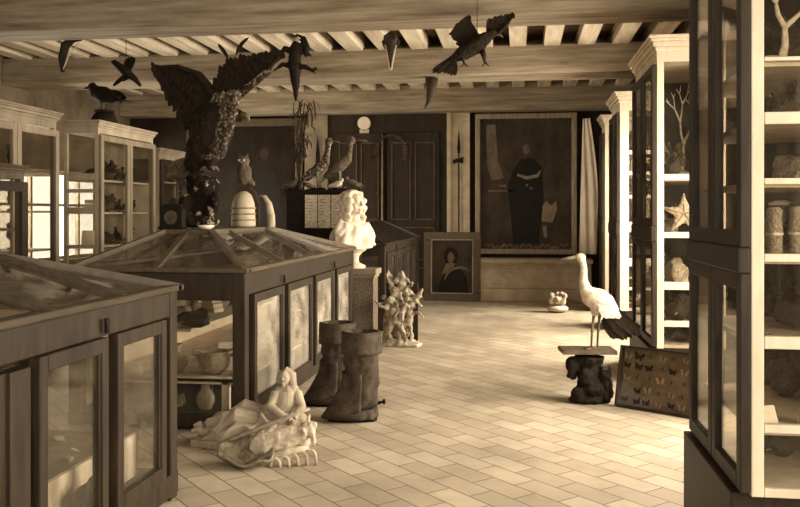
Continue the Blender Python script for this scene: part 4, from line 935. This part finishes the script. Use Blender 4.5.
for r in range(5):
    for c in range(8):
        if r == 4 and c == 7: continue
        pick = [[2, 0, 1, 2, 1, 2, 0, 0], [0, 0, 0, 1, 0, 2, 1, 0], [2, 1, 1, 2, 1, 1, 2, 1], [1, 0, 2, 1, 2, 1, 0, 2], [0, 0, 0, 2, 0, 2, 0, 1]][r][c]
        pr = protos[pick]
        if pr[1]: o = dup(pr[0])
        else: o = pr[0]; pr[1] = True
        sc = BIG.get((r, c), rnd.uniform(.72, 1.05))
        x = .06 + c * .086 + rnd.uniform(-.008, .008); z = Hb - .064 - r * .082 + rnd.uniform(-.008, .008)
        o.matrix_world = bcm @ Matrix.Translation((x, .010, z)) @ Matrix.Rotation(rnd.uniform(-.25, .25), 4, 'Y') @ Matrix.Diagonal((sc, 1, sc, 1))
        o['label'] = '%s butterfly, %s from left in %s row of leaning case' % (LOOK[pick], ORD[c], ROWN[r]); o['group'] = 'pinned butterflies in the leaning case'
# ================================================================= specimens in the cases
def make_proto(kind):
    t = thing(kind, '', 'specimen')
    if kind == 'cockle_shell':
        def f(u, v):
            a = (u - .5) * 2.4; r = v * .5 * (1 + .025 * math.sin(u * 60))
            return Vector((r * math.sin(a), r * math.cos(a) - .25, .02 + .22 * math.sin(v * PI * .55) * (1 - (2 * u - 1) ** 2 * .5) + .012 * math.sin(u * 60) * v))
        MB().grid(f, 40, 10).obj('valve', 'pale', t, True, solid=.02)
        MB().ell((0, -.25, .03), (.09, .05, .04), sub=2).obj('hinge', 'pale', t, True)
    elif kind == 'spiral_shell':
        b = MB()
        for k in range(26):
            a = k * .75; r = .02 + .011 * k; b.ell((.5 - k * .036, r * .5 * math.cos(a), .16 + r * .35 * math.sin(a)), .03 + .0065 * k, sub=2)
        b.obj('whorl', 'shell_mid', t, True, remesh=.03, blur=2)
        MB().tube([(-.42, -.12, .1), (-.5, -.14, .16), (-.46, -.1, .26)], [.05, .03, .05], 8).obj('lip', 'pale', t, True)
    elif kind == 'mineral_lump':
        MB().ell((0, 0, .3), (.5, .4, .32)).ell((.2, .1, .45), (.25, .25, .25)).ell((-.25, -.1, .35), (.25, .2, .25)).jitter(.16, 3.1).obj('stone', 'mineral', t, True)
        MB().ell((.1, -.3, .2), (.2, .12, .16)).jitter(.09, 6).obj('crystal', 'bone', t)
    elif kind == 'dark_stone':
        MB().ell((0, 0, .3), (.5, .4, .32)).ell((.2, .1, .4), (.25, .25, .25)).jitter(.2, 2.3, 4).obj('stone', 'mineral_dark', t)
        MB().tube([(-.3, -.3, .2), (0, -.4, .3), (.3, -.3, .25)], .03, 6).jitter(.05, 5).obj('vein', 'bone', t, True)
    elif kind == 'specimen_jar':
        MB().lathe([(.26, 0), (.28, .03), (.28, .78), (.2, .86), (.2, .9), (0, .9)], 22).obj('jar', 'glass', t, True)
        MB().lathe([(.0, .06), (.17, .07), (.2, .3), (.16, .6), (.1, .72), (0, .74)], 14).jitter(.05, 5).obj('contents', 'mineral', t, True)
        MB().lathe([(.22, .9), (.23, .95), (.1, 1), (0, 1)], 22).obj('stopper', 'paper', t, True)
    elif kind == 'coral_branch':
        b = MB()
        def br(p, d, L, r, n):
            q = p + d * L; m = p.lerp(q, .5) + Vector((rnd.uniform(-.04, .04), rnd.uniform(-.04, .04), 0)) * L * 3
            b.tube([p, m, q], [r, r * .85, r * .6], 7)
            if n:
                for s in (-1, 1): br(q, (d + Vector((s * rnd.uniform(.4, .8), rnd.uniform(-.4, .4), rnd.uniform(-.1, .3)))).normalized(), L * rnd.uniform(.6, .8), r * .66, n - 1)
        br(Vector((0, 0, .04)), Vector((.1, 0, 1)).normalized(), .3, .035, 4)
        b.obj('branches', 'coral', t, True)
        MB().ell((0, 0, .04), (.14, .12, .05)).jitter(.04, 9).obj('foot', 'coral', t, True)
    elif kind == 'starfish':
        b = MB()
        for k in range(5):
            a = PI / 2 + k * 2 * PI / 5; b.tube([(0, 0, .5), (.25 * math.cos(a), -.01, .5 + .25 * math.sin(a)), (.5 * math.cos(a), 0, .5 + .5 * math.sin(a))], [.17, .105, .02], 10, .45, (0, 1, 0))
        b.obj('arms', 'bone', t, True, remesh=.02, blur=1, rough=(.02, 30))
        b = MB()
        for k in range(5):
            a = PI / 2 + k * 2 * PI / 5; b.tube([(0, -.075, .5), (.25 * math.cos(a), -.055, .5 + .25 * math.sin(a)), (.45 * math.cos(a), -.02, .5 + .45 * math.sin(a))], [.016, .014, .006], 6)
        b.obj('arm_ridges', 'shell_mid', t, True)
    elif kind == 'clay_bowl':
        MB().lathe([(.15, 0), (.2, .02), (.38, .2), (.42, .4), (.38, .55), (.42, .6), (.39, .6), (.35, .55), (.38, .4), (.3, .16), (0, .1)], 28).obj('bowl', 'pot', t, True)
        for s in (-1, 1): MB().tube([(s * .38, 0, .45), (s * .52, 0, .52), (s * .50, 0, .64), (s * .38, 0, .6)], .04, 10).obj('handle', 'pot', t, True)
    elif kind == 'clay_jug':
        MB().lathe([(.2, 0), (.24, .03), (.38, .25), (.36, .5), (.2, .68), (.17, .82), (.24, .92), (.2, .92), (.14, .8), (.16, .68), (.3, .45), (0, .1)], 26).obj('jug', 'pot', t, True)
        MB().tube([(.2, 0, .84), (.4, 0, .78), (.42, 0, .55), (.34, 0, .45)], .035, 10).obj('handle', 'pot', t, True)
    elif kind == 'stacked_blocks':
        b = MB()
        for k in range(3): b.box(-.4 + k * .05, .4 - k * .06, -.3, .3, k * .2, k * .2 + .18)
        b.obj('blocks', 'paper', t, bevel=.02)
        MB().box(-.3, .3, -.32, -.3, .05, .12).obj('label_slip', 'panel', t)
    elif kind == 'paper_card':
        MB().prism([(-.5, -.15, 0), (-.5, .15, .7), (-.5, .17, .7), (-.5, -.13, 0)], (1, 0, 0)).obj('card', 'paper', t)
        MB().prism([(-.1, .12, .6), (-.1, .3, 0), (-.1, .32, 0), (-.1, .14, .6)], (.2, 0, 0)).obj('strut', 'panel', t)
    elif kind == 'mottled_tube':
        b = MB(); b.lathe([(.24, 0), (.26, .05), (.24, .2), (.27, .5), (.24, .8), (.26, .95), (.2, 1), (0, .98)], 22).jitter(.03, 6)
        b.obj('tube', 'mineral', t, True)
        MB().lathe([(.27, .44), (.285, .47), (.27, .5)], 22).obj('band', 'pale', t, True)
    elif kind == 'dried_bush':
        b = MB()
        for k in range(90):
            d = Vector((rnd.gauss(0, 1), rnd.gauss(0, .7), abs(rnd.gauss(0, 1)))).normalized(); p = d * rnd.uniform(.1, .25) + Vector((0, 0, .3))
            b.feather(p, p + d * rnd.uniform(.15, .3), .09, (d.y, -d.x, .4), .1)
        b.ell((0, 0, .3), (.3, .25, .3), sub=2); b.obj('twigs', 'plant', t)
        MB().lathe([(.12, 0), (.1, .1), (0, .1)], 12).obj('foot', 'very_dark', t)
    for o in children(t):
        for v in o.data.vertices: v.co.z = max(v.co.z, .006)
    KIDS[t.name] = children(t); return t
PRO = {}
CATN = {'cockle_shell': ('shell', 'pale ribbed cockle shell'), 'spiral_shell': ('shell', 'brown spiral shell'), 'mineral_lump': ('mineral', 'pale-flecked mineral lump'), 'dark_stone': ('stone', 'rough dark stone'),
        'specimen_jar': ('jar', 'stoppered glass specimen jar'), 'coral_branch': ('coral', 'branching coral'), 'starfish': ('starfish', 'pale five-armed starfish'), 'clay_bowl': ('bowl', 'round clay bowl with two handles'),
        'clay_jug': ('jug', 'clay jug with one handle'), 'stacked_blocks': ('blocks', 'pale stacked slabs'), 'paper_card': ('card', 'white card'), 'mottled_tube': ('tube', 'tall mottled upright tube'), 'dried_bush': ('plant', 'dark dried bushy plant')}
def put(kind, loc, s, rz=0, where='', group=None, rx=0, look=None):
    if kind in PRO: o = dup(PRO[kind])
    else: o = PRO[kind] = make_proto(kind)
    o.location = loc; o.rotation_euler = (rx, 0, rz); o.scale = (s, s, s) if isinstance(s, (int, float)) else s
    o['category'] = CATN[kind][0]; o['label'] = (look or CATN[kind][1]) + ' ' + where
    if group: o['group'] = group
    return o
def put_scaled(k):                                  # cabinets of one pattern, each a little smaller than drawn
    def f(kind, loc, s, *a, **kw):
        x, y, z = loc
        return put(kind, (x * k, y * k, 1.4 + (z - 1.4) * k), tuple(q * k for q in s) if isinstance(s, tuple) else s * k, *a, **kw)
    return f
put1, put2, put3, put4 = (put_scaled(k) for k in (K1, K2, K3, K4))
def silhouette(loc, rz, s, where, m='black', **k):
    return bird('dark stuffed bird ' + where, loc, rz, s, m, **k)
# --- front case: shells on the upper tray and on the lower shelf
X1c, Y1c = -2.315, 1.75
for r in range(2):
    for k in range(9):
        kind = 'cockle_shell' if (k + r) % 3 else 'spiral_shell'
        put(kind, (X1c + .42 - r * .26 + rnd.uniform(-.05, .05), Y1c + .62 + k * .17, .922), rnd.uniform(.075, .12), rnd.uniform(0, 6),
            '%s from viewer, %s row, front case top tray' % (ORD[k], ['aisle', 'inner'][r]), 'shells on the upper tray of the front case')
for r in range(3):
    for k in range(8):
        kind = ['cockle_shell', 'spiral_shell', 'mineral_lump'][(k * 2 + r) % 3]
        put(kind, (X1c + .36 - r * .2 + rnd.uniform(-.03, .03), Y1c + .9 + k * .155, .332), rnd.uniform(.06, .1), rnd.uniform(0, 6),
            '%s from viewer, %s row, front case lower shelf' % (ORD[k], ['aisle', 'middle', 'inner'][r]), 'specimens on the lower shelf of the front case')
put('dark_stone', (X1c + .542, Y1c + 1.55, .131), (.10, .22, .26), 0, 'behind the first glass door of the front case')
put('stacked_blocks', (X1c + .30, Y1c + .72, .335), (.16, .16, .22), .2, 'on the lower shelf of the front case')
# --- long case
X2c = -2.345
put('clay_bowl', (X2c + .31, 5.50, .322), .26, .3, 'on the long case shelf at its near end')
put('clay_jug', (X2c + .03, 5.52, .322), .21, 2.5, 'left of the round bowl in the long case')
put('paper_card', (X2c + .36, 5.68, .322), (.16, .3, .26), .35, 'leaning behind the round bowl in the long case', look='white card')
put('paper_card', (X2c + .5, 5.62, .322), (.13, .3, .28), -.5, 'beside the near right corner post of the long case', look='tilted white card')
put('dark_stone', (X2c - .02, 5.95, .572), (.3, .16, .2), 0, 'on the raised step inside the long case near end')
put('dark_stone', (X2c - .3, 5.98, .572), (.26, .16, .16), 1, 'further left on the raised step of the long case', look='low dark stone')
put('stacked_blocks', (X2c - .22, 5.44, .322), (.1, .12, .12), .1, 'left of the jug in the long case')
put('clay_jug', (X2c + .28, 5.42, .101), (.16, .16, .2), 1.2, 'under the shelf at the near end of the long case', rx=0, look='squat pot with handle')
put('mineral_lump', (X2c + .06, 5.48, .101), .12, .4, 'under the shelf at the near end of the long case')
for k in range(9):
    kind = ['clay_bowl', 'stacked_blocks', 'mineral_lump', 'clay_jug', 'paper_card', 'specimen_jar'][k % 6]
    put(kind, (X2c + .34 + rnd.uniform(-.05, .05), 6.0 + k * .31, .322), rnd.uniform(.18, .24), rnd.uniform(-.4, .4), '%s along the aisle side of the long case shelf' % ORD[k], 'objects along the aisle side of the long case')
for k in range(8):
    kind = ['mineral_lump', 'specimen_jar', 'stacked_blocks', 'clay_jug'][k % 4]
    put(kind, (X2c - .22 + rnd.uniform(-.05, .05), 6.3 + k * .3, .572), rnd.uniform(.17, .22), rnd.uniform(-.4, .4), '%s on the raised step of the long case' % ORD[k], 'objects on the raised step of the long case')
for r in range(2):
    for k in range(9):
        put(['cockle_shell', 'mineral_lump', 'spiral_shell'][(k + r) % 3], (X2c + .38 - r * .3, 5.45 + k * .37, .892), rnd.uniform(.08, .12), rnd.uniform(0, 6),
            '%s from near end, %s row, long case top tray' % (ORD[k], ['aisle', 'inner'][r]), 'specimens on the upper tray of the long case')
# --- second right cabinet: coral, starfish, minerals
xa = 1.71
put2('coral_branch', (1.72, 9.38, 1.768), (.72, .55, 1.12), .5, 'on the top shelf of the cabinet with the starfish')
put2('dried_bush', (1.58, 9.15, 1.762), (.3, .3, .5), .4, 'left of the coral on the top shelf')
put2('starfish', (1.67, 9.0, 1.19), .42, -.1, 'propped upright on the shelf under the coral', rx=-.12)
put2('mineral_lump', (1.56, 9.2, 1.183), (.18, .18, .26), .3, 'behind left of the starfish')
put2('coral_branch', (1.66, 9.48, 1.184), .38, 1.2, 'behind the starfish', look='small branching coral')
put2('mineral_lump', (1.61, 9.1, .662), (.27, .27, .42), .9, 'in the left half of the shelf under the starfish', look='large pale crystal lump')
put2('dark_stone', (1.83, 9.32, .662), (.26, .26, .52), .2, 'in the right half of the shelf under the starfish', look='tall dark stone')
put2('dark_stone', (1.60, 9.10, .302), (.22, .22, .36), .5, 'at left on the lowest shelf of the starfish cabinet')
put2('mineral_lump', (1.8, 9.4, .302), (.28, .28, .36), 2.5, 'at the back of the lowest shelf of the starfish cabinet')
put2('stacked_blocks', (1.86, 9.0, .302), .13, 0, 'at right on the lowest shelf of the starfish cabinet')
put2('dark_stone', (1.64, 9.2, .083), (.26, .26, .2), 0, 'on the floor board of the starfish cabinet')
for k, (z, y, kind) in enumerate(((1.762, 9.75, 'specimen_jar'), (1.182, 9.8, 'specimen_jar'), (.662, 9.75, 'mineral_lump'), (1.762, 9.98, 'dried_bush'), (.662, 10.0, 'specimen_jar'), (1.182, 10.02, 'dark_stone'), (.302, 9.85, 'specimen_jar'))):
    put2(kind, (1.6, y, z), .3, 0, 'near the far end of %s shelf, starfish cabinet' % {1.762: 'top', 1.182: 'middle', .662: 'lower', .302: 'lowest'}[z])
# --- nearest right cabinet
put1('coral_branch', (1.34, 4.62, 2.162), (.7, .5, .6), .2, 'on the highest shelf of the nearest right cabinet')
put1('dried_bush', (1.42, 4.75, 1.872), (.28, .3, .32), .9, 'on the second highest shelf of the nearest right cabinet')
put1('stacked_blocks', (1.44, 4.52, 1.582 - .02), (.14, .14, .1), 0, 'on the third shelf down of the nearest right cabinet')
put1('mottled_tube', (1.285, 4.54, 1.182), (.15, .15, .25), 0, 'left of the pair in the nearest right cabinet', look='tall mottled upright tube')
put1('mottled_tube', (1.40, 4.56, 1.182), (.15, .15, .255), 1, 'right of the pair in the nearest right cabinet', look='tall mottled upright tube')
for r in range(2):
    for k in range(6):
        put1('cockle_shell' if (r + k) % 2 else 'spiral_shell', (1.22 + k * .062, 4.50 + r * .07, .762), .075, rnd.uniform(0, 6), '%s from left, %s row, nearest right cabinet shelf' % (ORD[k], ['front', 'back'][r]), 'small shells heaped on a shelf of the nearest right cabinet')
put1('paper_card', (1.25, 4.50, .332), (.08, .15, .14), .3, 'low at left in the nearest right cabinet', look='small white card')
put1('stacked_blocks', (1.46, 4.54, .332), (.13, .13, .2), 0, 'low at right in the nearest right cabinet', look='pale slabs stacked')
put1('dark_stone', (1.34, 4.75, .122), (.2, .2, .2), 0, 'at the bottom of the nearest right cabinet')
for k, (z, y, kind, s) in enumerate(((1.182, 4.98, 'dried_bush', .36), (1.182, 5.35, 'specimen_jar', .3), (.762, 5.0, 'dark_stone', .3), (.762, 5.3, 'dried_bush', .36), (1.872, 5.0, 'dark_stone', .28), (1.872, 5.36, 'specimen_jar', .26), (2.162, 5.1, 'dried_bush', .5), (.332, 5.25, 'dried_bush', .34), (1.562, 5.1, 'mineral_lump', .26))):
    put1(kind, (1.55, y, z), s, k, 'behind dark doors on the shelf %s, nearest right cabinet' % {1.182: 'at eye level', .762: 'at hip height', 1.872: 'second from top', 2.162: 'at the top', .332: 'lowest down', 1.562: 'third from top'}[z])
# --- third and fourth right cabinets
for k, (z, kind) in enumerate(((2.252, 'dark_stone'), (1.962, 'clay_jug'), (1.642, 'mineral_lump'), (1.202, 'dark_stone'), (.782, 'specimen_jar'), (.372, 'dark_stone'))):
    put3(kind, (1.57, 12.25, z), .20, k, 'near left on %s shelf, second last right cabinet' % ORD[k])
    put3('mineral_lump' if k % 2 else 'specimen_jar', (1.78, 12.4, z), .22, k, 'near right on %s shelf, second last right cabinet' % ORD[k])
for k, z in enumerate((2.202, 1.702, 1.202, .802)):
    put4('mineral_lump' if k % 2 else 'dark_stone', (1.62, 13.85, z), .2, k, 'on the %s shelf of the corner cabinet' % ORD[k])
# --- left cabinets: birds on bright shelves
WH1 = ['bottom', 'lower', 'middle', 'upper']
for (z, y, s, rz, leg) in ((.772 - .02, 6.55, 1.2, PI / 2, .1), (1.082, 6.55, 1.1, 1.3, .08), (1.082, 7.1, 1.25, -1.4, .08), (1.432, 6.7, 1.3, 1.7, .06), (1.432, 7.08, 1.0, -1.3, .08), (.752, 7.02, .95, 1.4, .1), (1.772, 6.6, 1.2, 1.4, .08), (1.772, 7.1, 1.2, -1.5, .08)):
    silhouette((-4.51, y, z), rz, s * .54, '%s on the %s shelf of far left cabinet' % ('nearer' if y < 6.9 else 'farther', 'top' if z > 1.7 else 'second' if z > 1.4 else 'third' if z > 1 else 'bottom'), legs=leg, pitch=rnd.uniform(15, 40), tail=.17)
for i, (z, y, s, rz) in enumerate(((1.762, 9.05, 1.0, 1.4), (1.762, 9.2, 1.0, 1.5), (1.762, 9.35, 1.0, 1.3), (1.422, 9.0, .85, 1.5), (1.422, 9.18, .85, 1.2), (1.422, 9.38, .85, 1.6), (1.072, 9.0, 1.1, -1.4), (1.072, 9.3, 1.0, 1.4))):
    silhouette((-4.46, y, z), rz, s * .46, '%s from viewer on %s shelf of two-door grey cabinet' % (ORD[i % 3], 'top' if z > 1.7 else 'middle' if z > 1.4 else 'low'), legs=.08, pitch=30)
for i, (z, kind, s) in enumerate(((1.762, 'dried_bush', .34), (1.422, 'dried_bush', .3), (1.072, 'dark_stone', .22), (.752, 'dark_stone', .22))):
    put(kind, (-4.45, 8.74, z), s * .9, i, 'behind near door, %s shelf, two-door grey cabinet' % ['top', 'second', 'third', 'bottom'][i])
for i, (z, kind, s) in enumerate(((1.762, 'dark_stone', .2), (1.422, 'stacked_blocks', .22), (1.072, 'paper_card', .22), (.752, 'cockle_shell', .2))):
    put(kind, (-4.44, 8.40, z), s, .3, 'at near end of %s shelf, two-door grey cabinet' % ['top', 'second', 'third', 'bottom'][i])
for i, (z, y) in enumerate(((1.802, 10.1), (1.502, 10.2), (1.102, 10.1), (1.802, 10.6), (1.502, 10.7))):
    put('dried_bush' if i % 2 else 'dark_stone', (-4.5, y, z), .17, i, '%s of the shelf goods in the dark left cabinet' % ORD[i])
jar = put('specimen_jar', (-3.66, 4.86, 1.752), (.22, .22, .25), 0, 'standing on the low case at the left edge')
put('paper_card', (-3.75, 5.3, 1.302), .2, .9, 'inside the low case at the left edge')
# ================================================================= light and camera
def area(name, loc, rot, sx, sy, power, v=(1, .97, .92)):
    l = bpy.data.lights.new(name, 'AREA'); l.shape = 'RECTANGLE'; l.size = sx; l.size_y = sy; l.energy = power; l.color = v
    o = bpy.data.objects.new(name, l); COL.objects.link(o); o.location = loc; o.rotation_euler = rot; return o
# skylight outside each window, plus an added fill behind the camera
for (a, c, z0, z1), pw in zip(RW, (330, 600, 680, 520)):
    area('sky_fill_light', (X1 + .55, (a + c) / 2, 1.9), (0, math.radians(80), 0), 2.2, c - a, pw)
area('sky_fill_light', (X0 - .9, 11.5, 1.6), (0, math.radians(-90), 0), 1.6, 5.4, 800)
area('sky_fill_light', (X0 - .9, 1.2, 1.6), (0, math.radians(-90), 0), 1.6, 2.8, 130)
area('sky_fill_light', (-1.0, Y0 - .5, 1.9), (math.radians(90), 0, 0), 4.2, 1.8, 150)  # soft fill added behind the camera, no known window there
w = bpy.data.worlds.new('sky'); scene.world = w; w.use_nodes = True
bg = w.node_tree.nodes['Background']; bg.inputs[0].default_value = (1, .95, .86, 1); bg.inputs[1].default_value = 2.0
cam = bpy.data.cameras.new('camera'); co = bpy.data.objects.new('camera', cam); COL.objects.link(co)
cam.sensor_fit = 'HORIZONTAL'; cam.sensor_width = 36; cam.lens = 36 * 850 / 800
cam.shift_y = -(253.5 - 214) / 800
cam.clip_start = .05
co.location = (0, 0, 1.4); co.rotation_euler = (PI / 2, 0, math.atan(119 / 850))
scene.camera = co
scene.view_settings.view_transform = 'Standard'
scene.view_settings.look = 'None'
scene.view_settings.exposure = .28
scene.cycles.use_denoising = True
scene.cycles.transparent_max_bounces = 24
scene.cycles.max_bounces = 8; scene.cycles.diffuse_bounces = 4; scene.cycles.glossy_bounces = 3
scene.cycles.caustics_reflective = False; scene.cycles.caustics_refractive = False
